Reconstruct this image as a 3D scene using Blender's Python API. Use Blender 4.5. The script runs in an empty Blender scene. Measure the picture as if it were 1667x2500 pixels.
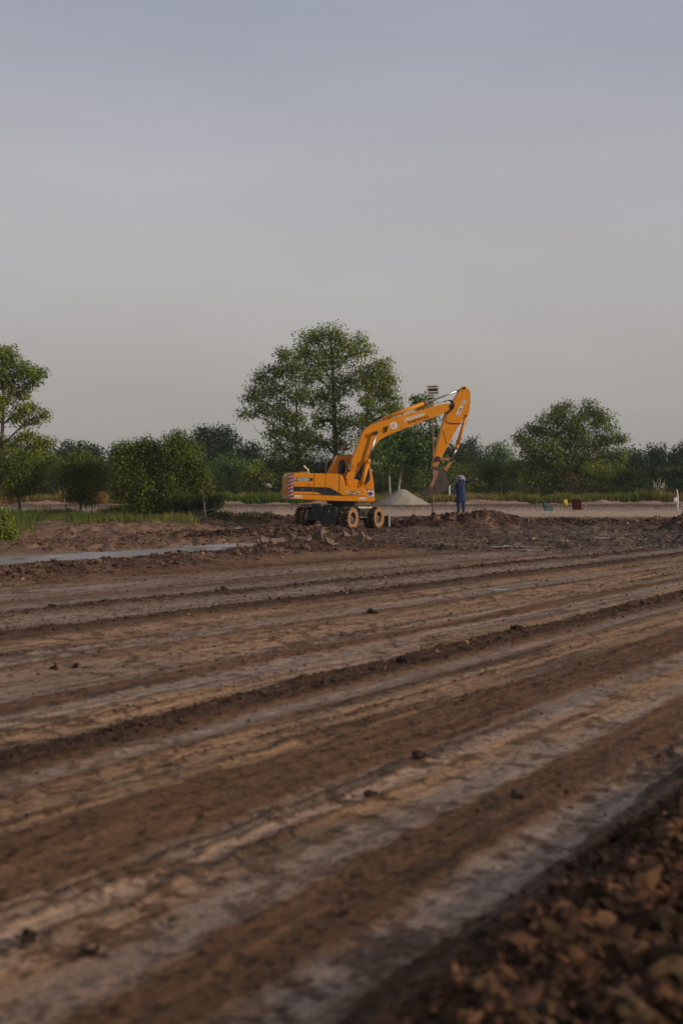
import bpy, bmesh, math, random
import numpy as np
from mathutils import Vector, Matrix
random.seed(7); RNG = np.random.default_rng(11)
SC = bpy.context.scene
COL = SC.collection

# ------------------------------------------------------------------ camera, sky, sun, exposure
CAMZ = 2.0; FPX = 3472.0; HOR = 1192.0; CX = 833.5
cd = bpy.data.cameras.new("camera"); cam = bpy.data.objects.new("camera", cd); COL.objects.link(cam)
cam.location = (0, 0, CAMZ); cam.rotation_euler = (math.radians(90), 0, 0)
cd.sensor_fit = 'VERTICAL'; cd.sensor_height = 36; cd.sensor_width = 24; cd.lens = 50
cd.shift_y = (HOR-1250)/2500.0
cd.clip_start = 0.1; cd.clip_end = 9000
cd.dof.use_dof = True; cd.dof.focus_distance = 66; cd.dof.aperture_fstop = 2.0
SC.camera = cam

SUN_EL = math.radians(20); SUN_AZ = math.radians(112)       # azimuth clockwise from +Y (view direction)
w = bpy.data.worlds.new("World"); SC.world = w; w.use_nodes = True
nt = w.node_tree; nt.nodes.clear()
def N(t, **k):
    n = nt.nodes.new(t)
    for a, b in k.items(): setattr(n, a, b)
    return n
out = N('ShaderNodeOutputWorld'); bg = N('ShaderNodeBackground'); bg.inputs[1].default_value = 0.1
sky = N('ShaderNodeTexSky', sky_type='NISHITA'); sky.sun_disc = False
sky.sun_elevation = SUN_EL; sky.sun_rotation = SUN_AZ; sky.dust_density = 6; sky.air_density = 1.0; sky.ozone_density = 1.5
hs = N('ShaderNodeHueSaturation'); hs.inputs['Saturation'].default_value = 0.5; hs.inputs['Value'].default_value = 0.8
nt.links.new(sky.outputs[0], hs.inputs['Color'])
tc = N('ShaderNodeTexCoord'); sp = N('ShaderNodeSeparateXYZ'); nt.links.new(tc.outputs['Generated'], sp.inputs[0])
nz = N('ShaderNodeTexNoise'); nz.inputs['Scale'].default_value = 2.2; nz.inputs['Detail'].default_value = 3
mpn = N('ShaderNodeMapping'); mpn.inputs['Scale'].default_value = (1, 1, 4)
nt.links.new(tc.outputs['Generated'], mpn.inputs[0]); nt.links.new(mpn.outputs[0], nz.inputs['Vector'])
ma = N('ShaderNodeMath', operation='MULTIPLY_ADD'); ma.inputs[1].default_value = 0.10; 
sb = N('ShaderNodeMath', operation='SUBTRACT'); sb.inputs[1].default_value = 0.5
nt.links.new(nz.outputs['Fac'], sb.inputs[0]); nt.links.new(sb.outputs[0], ma.inputs[0]); nt.links.new(sp.outputs['Z'], ma.inputs[2])
cr = N('ShaderNodeValToRGB'); nt.links.new(ma.outputs[0], cr.inputs[0])
e = cr.color_ramp.elements
stops = [(0.0, (.365, .345, .318)), (0.06, (.405, .382, .360)), (0.14, (.438, .420, .422)), (0.22, (.435, .430, .460)), (0.34, (.345, .370, .455)), (1.0, (.28, .285, .32))]
while len(e) < len(stops): e.new(0.5)
for el, (p_, c_) in zip(e, stops): el.position = p_; el.color = (*c_, 1)
sc = N('ShaderNodeVectorMath', operation='SCALE'); sc.inputs['Scale'].default_value = 10.0
nt.links.new(cr.outputs[0], sc.inputs[0])
nz2 = N('ShaderNodeTexNoise'); nz2.inputs['Scale'].default_value = 1.6; nz2.inputs['Detail'].default_value = 5; nz2.inputs['Roughness'].default_value = .55; nt.links.new(mpn.outputs[0], nz2.inputs['Vector'])
mr2 = N('ShaderNodeMapRange'); mr2.inputs[1].default_value = .3; mr2.inputs[2].default_value = .7; mr2.inputs[3].default_value = 9.3; mr2.inputs[4].default_value = 11.2
nt.links.new(nz2.outputs['Fac'], mr2.inputs[0]); nt.links.new(mr2.outputs[0], sc.inputs['Scale'])
mx = N('ShaderNodeMix', data_type='RGBA'); mx.inputs[0].default_value = 0.9
nt.links.new(hs.outputs[0], mx.inputs[6]); nt.links.new(sc.outputs[0], mx.inputs[7])
nt.links.new(mx.outputs[2], bg.inputs[0]); nt.links.new(bg.outputs[0], out.inputs[0])

sd = bpy.data.lights.new("sun", 'SUN'); sd.energy = 2.9; sd.angle = math.radians(5); sd.color = (1.0, .82, .60)
so = bpy.data.objects.new("sun", sd); COL.objects.link(so)
svec = Vector((math.sin(SUN_AZ)*math.cos(SUN_EL), math.cos(SUN_AZ)*math.cos(SUN_EL), math.sin(SUN_EL)))
so.rotation_euler = svec.to_track_quat('Z', 'Y').to_euler(); so.location = (20, -20, 30)
SC.view_settings.view_transform = 'Standard'; SC.view_settings.look = 'None'
SC.view_settings.exposure = 0.0; SC.view_settings.gamma = 1.0; SC.view_settings.use_curve_mapping = False

# ------------------------------------------------------------------ materials
def mat(name, col, rough=.7, metal=0., noise=.25, nscale=6., bump=0., bscale=30., attr=None, transl=0., col2=None, spec=.5):
    m = bpy.data.materials.new(name); m.use_nodes = True; t = m.node_tree
    p = t.nodes['Principled BSDF']; p.inputs['Roughness'].default_value = rough; p.inputs['Metallic'].default_value = metal
    p.inputs['Specular IOR Level'].default_value = spec
    g = t.nodes.new('ShaderNodeTexCoord')
    n1 = t.nodes.new('ShaderNodeTexNoise'); n1.inputs['Scale'].default_value = nscale; n1.inputs['Detail'].default_value = 6; n1.inputs['Roughness'].default_value = .65
    t.links.new(g.outputs['Object'], n1.inputs['Vector'])
    if attr:
        a = t.nodes.new('ShaderNodeAttribute'); a.attribute_name = attr; src = a.outputs['Color']
    else:
        a = t.nodes.new('ShaderNodeRGB'); a.outputs[0].default_value = (*col, 1); src = a.outputs[0]
    if col2:
        r2 = t.nodes.new('ShaderNodeMapRange'); r2.inputs[1].default_value = .52; r2.inputs[2].default_value = .66
        t.links.new(n1.outputs['Fac'], r2.inputs[0])
        mm = t.nodes.new('ShaderNodeMix'); mm.data_type = 'RGBA'; mm.inputs[7].default_value = (*col2, 1)
        t.links.new(r2.outputs[0], mm.inputs[0]); t.links.new(src, mm.inputs[6]); src = mm.outputs[2]
    mr = t.nodes.new('ShaderNodeMapRange'); mr.inputs[1].default_value = .3; mr.inputs[2].default_value = .7
    mr.inputs[3].default_value = 1-noise; mr.inputs[4].default_value = 1+noise
    t.links.new(n1.outputs['Fac'], mr.inputs[0])
    vm = t.nodes.new('ShaderNodeVectorMath'); vm.operation = 'SCALE'
    t.links.new(src, vm.inputs[0]); t.links.new(mr.outputs[0], vm.inputs['Scale'])
    t.links.new(vm.outputs[0], p.inputs['Base Color'])
    if bump:
        n2 = t.nodes.new('ShaderNodeTexNoise'); n2.inputs['Scale'].default_value = bscale; n2.inputs['Detail'].default_value = 8; n2.inputs['Roughness'].default_value = .7
        t.links.new(g.outputs['Object'], n2.inputs['Vector'])
        b = t.nodes.new('ShaderNodeBump'); b.inputs['Strength'].default_value = 1; b.inputs['Distance'].default_value = bump
        t.links.new(n2.outputs['Fac'], b.inputs['Height']); t.links.new(b.outputs[0], p.inputs['Normal'])
    if transl:
        tr = t.nodes.new('ShaderNodeBsdfTranslucent'); t.links.new(vm.outputs[0], tr.inputs[0])
        ms = t.nodes.new('ShaderNodeMixShader'); ms.inputs[0].default_value = transl
        o = t.nodes['Material Output']
        t.links.new(p.outputs[0], ms.inputs[1]); t.links.new(tr.outputs[0], ms.inputs[2]); t.links.new(ms.outputs[0], o.inputs[0])
    return m
M = {}
M['leaf'] = mat('leaf', (.06, .1, .02), .55, noise=.15, nscale=.5, attr='col', transl=.3, spec=.12)
M['grass'] = mat('grass', (.1, .14, .03), .6, noise=.15, nscale=.8, attr='col', transl=.35, spec=.2)
M['bark'] = mat('bark', (.11, .085, .065), .9, noise=.4, nscale=5, bump=.01, bscale=20)
M['palebark'] = mat('pale_bark', (.38, .33, .25), .85, noise=.3, nscale=4)
M['deadwood'] = mat('dead_wood', (.20, .15, .11), .9, noise=.3)
M['orange'] = mat('orange_paint', (.62, .225, .003), .45, noise=.14, nscale=2.4, col2=(.47, .170, .012), spec=.28)
M['dirtyorange'] = mat('muddy_orange_paint', (.40, .17, .03), .6, noise=.3, nscale=6, col2=(.10, .06, .035))
M['black'] = mat('black_steel', (.012, .013, .015), .45, noise=.3, nscale=5)
M['navy'] = mat('black_decal', (.010, .013, .022), .35, noise=.2)
M['dark'] = mat('dark_interior', (.008, .008, .008), .8)
M['rubber'] = mat('muddy_rubber', (.026, .02, .016), .85, noise=.45, nscale=9, bump=.02, bscale=18, col2=(.075, .05, .034))
M['mudface'] = mat('tan_mud_on_tyre', (.30, .165, .085), .95, noise=.45, nscale=7, bump=.03, bscale=14, col2=(.13, .075, .045))  # tan for outer sidewalls, rim edges and some lugs; the tread is darker
M['rim'] = mat('muddy_rim', (.24, .17, .12), .7, noise=.35, nscale=12, col2=(.10, .07, .05))
M['chrome'] = mat('chrome_rod', (.55, .57, .62), .38, 1.0, noise=.05)
M['steel'] = mat('worn_steel', (.34, .33, .31), .45, .6, noise=.3, nscale=10)
M['bucket'] = mat('bucket_steel', (.058, .041, .036), .7, .2, noise=.4, nscale=6, bump=.006, bscale=30, col2=(.045, .032, .028))
M['rust'] = mat('rusty_link', (.26, .13, .075), .7, .1, noise=.4, nscale=9, col2=(.10, .055, .035))
M['white'] = mat('white_paint', (.62, .62, .60), .5, noise=.12)
M['red'] = mat('red_reflective', (.40, .02, .03), .4, noise=.15)
M['redlens'] = mat('red_beacon_lens', (.5, .03, .02), .2, noise=.1)
M['purple'] = mat('purple_sticker', (.10, .03, .17), .4, noise=.2)
M['greyplate'] = mat('grey_plate', (.40, .38, .34), .6, noise=.2)
M['gsteel'] = mat('dull_green_steel', (.07, .085, .08), .5, .3, noise=.3)
def glassmat():
    m = bpy.data.materials.new('cab_glass'); m.use_nodes = True; p = m.node_tree.nodes['Principled BSDF']
    p.inputs['Base Color'].default_value = (.02, .026, .025, 1); p.inputs['Roughness'].default_value = .08; p.inputs['Transmission Weight'].default_value = .35; p.inputs['Alpha'].default_value = .9
    return m
M['glass'] = glassmat()
M['blue'] = mat('blue_cotton', (.011, .028, .088), .85, noise=.25, nscale=7)
M['lilac'] = mat('lilac_cloth', (.28, .25, .42), .85, noise=.2, nscale=9)
M['skin'] = mat('skin', (.22, .10, .055), .55, noise=.1)
M['hair'] = mat('black_hair', (.012, .010, .010), .6)
M['shoe'] = mat('tan_sandal', (.25, .13, .07), .7)
M['teal'] = mat('teal_plastic', (.010, .115, .115), .4, noise=.12)
M['maroon'] = mat('maroon_plastic', (.12, .028, .014), .5, noise=.12)
M['yellow'] = mat('yellow_plastic', (.55, .42, .04), .5, noise=.15)
M['yellowgreen'] = mat('yellow_green_plastic', (.55, .60, .03), .5)
M['pink'] = mat('pink_print', (.5, .2, .22), .5); M['mint'] = mat('mint_print', (.12, .42, .30), .5)
M['wood'] = mat('bamboo_pole', (.23, .14, .095), .8, noise=.3, nscale=8)
M['panel'] = mat('dark_panel', (.012, .014, .024), .25, noise=.1)
M['alu'] = mat('pale_aluminium', (.60, .55, .46), .4, .2, noise=.1)
M['sandpile'] = mat('crusher_sand', (.265, .235, .19), .95, noise=.14, nscale=3, bump=.02, bscale=25)
M['block'] = mat('grey_wall', (.32, .33, .35), .9, noise=.2, nscale=2, bump=.01, bscale=10)
M['blossom'] = mat('white_blossom', (.72, .68, .60), .8, noise=.2)
M['clod'] = mat('soil_clod', (.1, .06, .04), .95, noise=.45, nscale=9, bump=.015, bscale=40, attr='col', spec=.15)
M['slab'] = mat('clay_slab', (.17, .11, .085), .8, noise=.3, nscale=5, bump=.01, bscale=20)

# ground: type colours come in an attribute, grain and relief from noise
def groundmat():
    m = bpy.data.materials.new('trodden_clay'); m.use_nodes = True; t = m.node_tree; L = t.links.new
    p = t.nodes['Principled BSDF']; p.inputs['Specular IOR Level'].default_value = .16
    a = t.nodes.new('ShaderNodeAttribute'); a.attribute_name = 'col'
    r = t.nodes.new('ShaderNodeAttribute'); r.attribute_name = 'kindmix'    # R rough, G wet
    s = t.nodes.new('ShaderNodeSeparateColor'); L(r.outputs['Color'], s.inputs[0])
    uv = t.nodes.new('ShaderNodeAttribute'); uv.attribute_name = 'trk'
    g = t.nodes.new('ShaderNodeTexCoord')
    mp = t.nodes.new('ShaderNodeMapping'); mp.inputs['Scale'].default_value = (1, .16, 1); L(uv.outputs['Vector'], mp.inputs[0])
    n1 = t.nodes.new('ShaderNodeTexNoise'); n1.inputs['Scale'].default_value = 13; n1.inputs['Detail'].default_value = 9; n1.inputs['Roughness'].default_value = .72; L(mp.outputs[0], n1.inputs['Vector'])
    n2 = t.nodes.new('ShaderNodeTexNoise'); n2.inputs['Scale'].default_value = 34; n2.inputs['Detail'].default_value = 7; n2.inputs['Roughness'].default_value = .7; L(g.outputs['Object'], n2.inputs['Vector'])
    m1 = t.nodes.new('ShaderNodeMapRange'); m1.inputs[1].default_value = .32; m1.inputs[2].default_value = .68; m1.inputs[3].default_value = .74; m1.inputs[4].default_value = 1.26; L(n1.outputs['Fac'], m1.inputs[0])
    m2 = t.nodes.new('ShaderNodeMapRange'); m2.inputs[1].default_value = .3; m2.inputs[2].default_value = .7; m2.inputs[3].default_value = .55; m2.inputs[4].default_value = 1.40; L(n2.outputs['Fac'], m2.inputs[0])
    mu = t.nodes.new('ShaderNodeMath'); mu.operation = 'MULTIPLY'; L(m1.outputs[0], mu.inputs[0]); L(m2.outputs[0], mu.inputs[1])
    v = t.nodes.new('ShaderNodeVectorMath'); v.operation = 'SCALE'; L(a.outputs['Color'], v.inputs[0]); L(mu.outputs[0], v.inputs['Scale'])
    L(v.outputs[0], p.inputs['Base Color'])
    rr = t.nodes.new('ShaderNodeMapRange'); rr.inputs[3].default_value = .92; rr.inputs[4].default_value = .55; L(s.outputs[1], rr.inputs[0]); L(rr.outputs[0], p.inputs['Roughness'])
    bh = t.nodes.new('ShaderNodeMath'); bh.operation = 'MULTIPLY_ADD'; bh.inputs[1].default_value = .03; bh.inputs[2].default_value = .012
    L(s.outputs[0], bh.inputs[0])
    b = t.nodes.new('ShaderNodeBump'); b.inputs['Strength'].default_value = 1
    L(bh.outputs[0], b.inputs['Distance']); L(n2.outputs['Fac'], b.inputs['Height']); L(b.outputs[0], p.inputs['Normal'])
    return m
M['ground'] = groundmat()
def watermat():
    m = bpy.data.materials.new('puddle_water'); m.use_nodes = True; p = m.node_tree.nodes['Principled BSDF']
    p.inputs['Base Color'].default_value = (.17, .135, .115, 1); p.inputs['Roughness'].default_value = .26; p.inputs['Specular IOR Level'].default_value = .7
    return m
M['water'] = watermat()

# ------------------------------------------------------------------ helpers
def W(px, py, Y):                       # the point at distance Y that the photo shows at (px, py)
    return np.array([(px-CX)/FPX*Y, Y, CAMZ-(py-HOR)/FPX*Y])
def tag(o, label=None, cat=None, group=None, kind=None):
    if label: o['label'] = label
    if cat: o['category'] = cat
    if group: o['group'] = group
    if kind: o['kind'] = kind
    return o
def empty(name, loc, label, cat, group=None):
    o = bpy.data.objects.new(name, None); COL.objects.link(o); o.location = tuple(float(c) for c in loc); o.empty_display_size = .2
    o.matrix_world = Matrix.Translation(o.location)
    return tag(o, label, cat, group)
def link(name, me, mats, parent=None, smooth=False):
    o = bpy.data.objects.new(name, me); COL.objects.link(o)
    for m in (mats if isinstance(mats, (list, tuple)) else [mats]): me.materials.append(m)
    if parent: o.parent = parent
    if smooth: me.polygons.foreach_set('use_smooth', [True]*len(me.polygons))
    return o
def origin(root):
    v = np.zeros(3)
    while root is not None: v = v+np.array(root.location); root = root.parent
    return v
class MB:
    def __init__(s): s.v = []; s.f = []; s.n = 0; s.mi = []
    def add(s, v, f, mi=0):
        v = np.asarray(v, float); s.v.append(v)
        for q in f: s.f.append(tuple(int(i)+s.n for i in q)); s.mi.append(mi)
        s.n += len(v); return s
    def box(s, c, h, ax=None, mi=0):
        ax = np.eye(3) if ax is None else np.asarray(ax)
        k = np.array([[x, y, z] for x in (-1, 1) for y in (-1, 1) for z in (-1, 1)])*np.asarray(h)
        return s.add(np.asarray(c)+k@ax, [(0, 1, 3, 2), (4, 6, 7, 5), (0, 4, 5, 1), (2, 3, 7, 6), (0, 2, 6, 4), (1, 5, 7, 3)], mi)
    def tube(s, pts, rad, n=8, caps=True, mi=0):
        pts = np.asarray(pts, float); k = len(pts)
        rad = np.full(k, rad) if np.isscalar(rad) else np.asarray(rad, float)
        t = np.gradient(pts, axis=0); t /= np.linalg.norm(t, axis=1)[:, None]+1e-9
        ref = np.array([0, 0, 1.]) if abs(t[:, 2]).mean() < .8 else np.array([0, 1., 0])
        a = np.cross(t, ref); a /= np.linalg.norm(a, axis=1)[:, None]+1e-9; b = np.cross(t, a)
        th = np.arange(n)*2*math.pi/n
        v = pts[:, None]+rad[:, None, None]*(np.cos(th)[None, :, None]*a[:, None]+np.sin(th)[None, :, None]*b[:, None])
        f = [(i*n+j, i*n+(j+1) % n, (i+1)*n+(j+1) % n, (i+1)*n+j) for i in range(k-1) for j in range(n)]
        if caps: f += [tuple(range(n))[::-1], tuple((k-1)*n+j for j in range(n))]
        return s.add(v.reshape(-1, 3), f, mi)
    def prism(s, poly, ext, mi=0):          # poly: world points of a planar outline, ext: extrusion vector
        poly = np.asarray(poly, float); n = len(poly)
        f = [tuple(range(n))[::-1], tuple(range(n, 2*n))]+[(i, (i+1) % n, n+(i+1) % n, n+i) for i in range(n)]
        return s.add(np.vstack([poly, poly+np.asarray(ext)]), f, mi)
    def loft(s, rings, caps=True, mi=0):
        n = len(rings[0]); k = len(rings)
        f = [(i*n+j, i*n+(j+1) % n, (i+1)*n+(j+1) % n, (i+1)*n+j) for i in range(k-1) for j in range(n)]
        if caps: f += [tuple(range(n))[::-1], tuple((k-1)*n+j for j in range(n))]
        return s.add(np.vstack(rings), f, mi)
    def build(s, name, mats, root=None, bevel=0, smooth=False, seg=1):
        v = np.vstack(s.v)-origin(root) if root is not None else np.vstack(s.v)
        me = bpy.data.meshes.new(name); me.from_pydata(v.tolist(), [], s.f)
        o = link(name, me, mats, root, smooth)
        me.polygons.foreach_set('material_index', s.mi)
        bm = bmesh.new(); bm.from_mesh(me)
        bmesh.ops.recalc_face_normals(bm, faces=bm.faces)
        if bevel:
            ed = [e for e in bm.edges if len(e.link_faces) == 2 and e.calc_face_angle(0) > .5]
            bmesh.ops.bevel(bm, geom=ed, offset=bevel, segments=seg, affect='EDGES', profile=.6, clamp_overlap=True)
        bm.to_mesh(me); bm.free(); me.update()
        return o
def bigmesh(name, v, f, mats, root=None, col=None, smooth=False, extra=None):
    # v (n,3), f (m,k) with one k: fast path
    v = np.asarray(v, np.float32); f = np.asarray(f, np.int32)
    if root is not None: v = v-origin(root).astype(np.float32)
    me = bpy.data.meshes.new(name); k = f.shape[1]
    me.vertices.add(len(v)); me.vertices.foreach_set('co', v.ravel())
    me.loops.add(f.size); me.loops.foreach_set('vertex_index', f.ravel())
    me.polygons.add(len(f)); me.polygons.foreach_set('loop_start', np.arange(len(f), dtype=np.int32)*k)
    me.polygons.foreach_set('use_smooth', np.full(len(f), smooth))
    me.update(calc_edges=True)
    for nm, c in ([('col', col)] if col is not None else [])+(extra or []):
        at = me.attributes.new(nm, 'FLOAT_COLOR', 'POINT')
        cc = np.ones((len(v), 4), np.float32); cc[:, :3] = c; at.data.foreach_set('color', cc.ravel())
    return link(name, me, mats, root)
def skin(name, verts, edges, rads, m, root, sub=1):
    me = bpy.data.meshes.new(name); me.from_pydata([tuple(map(float, q)) for q in np.asarray(verts)-origin(root)], edges, [])
    o = bpy.data.objects.new(name, me); COL.objects.link(o)
    o.modifiers.new('s', 'SKIN'); 
    for i, r in enumerate(rads):
        sv = me.skin_vertices[0].data[i]; sv.radius = (r, r) if np.isscalar(r) else r; sv.use_root = (i == 0)
    mo = o.modifiers.new('u', 'SUBSURF'); mo.levels = sub; mo.render_levels = sub
    dg = bpy.context.evaluated_depsgraph_get(); ev = o.evaluated_get(dg)
    me2 = bpy.data.meshes.new_from_object(ev); bpy.data.objects.remove(o); me2.name = name
    return link(name, me2, m, root, True)
def text(name, s, at, xd, yd, size, m, root, shear=0, depth=.006, bold=.0, sx=1.):
    cu = bpy.data.curves.new(name, 'FONT'); cu.body = s; cu.size = 1; cu.extrude = .001; cu.offset = bold; cu.shear = shear
    o = bpy.data.objects.new(name, cu); COL.objects.link(o)
    dg = bpy.context.evaluated_depsgraph_get(); me = bpy.data.meshes.new_from_object(o.evaluated_get(dg)); bpy.data.objects.remove(o)
    v = np.empty(len(me.vertices)*3); me.vertices.foreach_get('co', v); v = v.reshape(-1, 3)
    xd = np.asarray(xd); yd = np.asarray(yd); zd = np.cross(xd, yd)
    v = np.asarray(at)+size*sx*v[:, :1]*xd+size*v[:, 1:2]*yd+(v[:, 2:3]/.001*depth)*zd-origin(root)
    me.vertices.foreach_set('co', v.ravel()); me.update(); me.name = name
    return link(name, me, m, root)

# numpy noise
def _h(ix, iy, seed):
    n = (ix.astype(np.int64)*374761393+iy.astype(np.int64)*668265263+seed*974711) & 0xffffffff
    n = ((n ^ (n >> 13))*1274126177) & 0xffffffff
    n = (n ^ (n >> 16)) & 0xffff
    return n/65535.0
def vn(x, y, seed=0):
    ix = np.floor(x); iy = np.floor(y); fx = x-ix; fy = y-iy; fx = fx*fx*(3-2*fx); fy = fy*fy*(3-2*fy)
    a = _h(ix, iy, seed); b = _h(ix+1, iy, seed); c = _h(ix, iy+1, seed); d = _h(ix+1, iy+1, seed)
    return (a*(1-fx)+b*fx)*(1-fy)+(c*(1-fx)+d*fx)*fy
def fbm(x, y, oct=4, seed=0, gain=.5):
    s = 0; a = 1; t = 0; c, d = .8, .6
    for i in range(oct):
        s = s+a*vn(x, y, seed+i*17); t += a; a *= gain
        x, y = (x*c-y*d)*2.03+3.1, (x*d+y*c)*2.03+1.7
    return s/t
def ss(a, b, x):
    t = np.clip((x-a)/(b-a), 0, 1); return t*t*(3-2*t)
def ridge(X, Y, pts):                       # polyline of (x, y, height, halfwidth): a rounded bank
    best = np.zeros_like(X)
    for (x0, y0, h0, w0), (x1, y1, h1, w1) in zip(pts[:-1], pts[1:]):
        dx, dy = x1-x0, y1-y0; t = np.clip(((X-x0)*dx+(Y-y0)*dy)/(dx*dx+dy*dy), 0, 1)
        d = np.hypot(X-x0-t*dx, Y-y0-t*dy); hh = h0+(h1-h0)*t; ww = w0+(w1-w0)*t
        best = np.maximum(best, hh*(1-ss(.12, 1, d/ww)))
    return best
# ------------------------------------------------------------------ the ground
# rows of the stripe profile: distance pixel row on the centre line, height, kind (0 grey crust, 1 tan, 2 brown crumb, 3 dark clods)
PROF = [(1372, .02, 2), (1384, 0, 0), (1392, .0, 0), (1400, .03, 2), (1411, .02, 0), (1421, .10, 3), (1431, .0, 0), (1444, .0, 0), (1452, .06, 3), (1462, .02, 2), (1470, .01, 1), (1484, .01, 1),
        (1492, 0, 0), (1501, 0, 0), (1509, .04, 2), (1518, .01, 1), (1540, .01, 1), (1560, .0, 0), (1570, .05, 2), (1582, .03, 2), (1590, 0, 0), (1603, 0, 0), (1612, .02, 1), (1638, .02, 1),
        (1650, .10, 3), (1668, .09, 3), (1680, .02, 2), (1700, .01, 0), (1722, .04, 2), (1738, .02, 1), (1760, .02, 1), (1785, .03, 1), (1800, .05, 2), (1845, .05, 2), (1905, .04, 2), (1925, .0, 0), (1962, .0, 0),
        (1985, .01, 1), (2040, .01, 1), (2060, .0, 0), (2110, .0, 0), (2140, .03, 2), (2190, .04, 2), (2250, .05, 2), (2300, .04, 2), (2345, .0, 0), (2480, .0, 0), (2620, .02, 2), (2800, .0, 0)]
def utrack(X, Y):
    Yc = np.clip(Y, -50, 85)
    return (X-.49*Yc)/(1-.008*Yc)
pY = np.array([6944/(p[0]-HOR) for p in PROF]); pU = utrack(np.zeros_like(pY), pY)
o_ = np.argsort(pU); pU = pU[o_]; pH = np.array([p[1] for p in PROF])[o_]; pK = np.array([p[2] for p in PROF])[o_]
KC = np.array([(.268, .184, .130), (.312, .190, .110), (.148, .080, .042), (.078, .042, .023)])     # base colours of the four kinds
def kindw(u):
    out = []
    for k in range(4): out.append(np.interp(u, pU, (pK == k).astype(float)))
    return np.stack(out, -1)
RIDGE_LEFT = [(-14, 21.4, .20, 2.0), (-7.6, 29.6, .28, 2.1), (-4.6, 35.2, .25, 2.0), (-2.8, 39.6, .28, 1.9), (-.8, 43.0, .46, 2.0), (.5, 43.8, .42, 1.9), (1.6, 44.6, .02, 1.2)]
RIDGE_RIGHT = [(2.6, 73.5, .15, 2.2), (5.0, 71, .55, 2.6), (6.8, 70.5, .70, 2.6), (9, 72, .34, 2.5), (14, 73, .26, 2.6), (20, 74, .32, 3), (30, 75, .35, 3)]
RIDGE_FARR = [(14.6, 66, .0, 2), (16.6, 66, .75, 2.4), (24, 66, .8, 2.6)]
RIDGE_BACKL = [(-14, 80, .1, 2.5), (-8, 78, .35, 2.8), (-5.5, 77, .58, 2.4), (-4.6, 76.5, .62, 2.2), (-2.4, 76, .40, 2.0), (-1, 76, .1, 2)]
RIDGE_FRONT = [(-6, 60, .05, 2.4), (-3.2, 61, .20, 2.4), (-.5, 61.5, .20, 2.4), (1.4, 61.5, .16, 2.4), (4, 61, .05, 2.2)]
RIDGE_MIDL = [(-9, 56, .05, 2), (-6, 56, .20, 2), (-4, 55, .26, 2), (-2.4, 54.5, .22, 2), (0, 55, .05, 2)]
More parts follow.
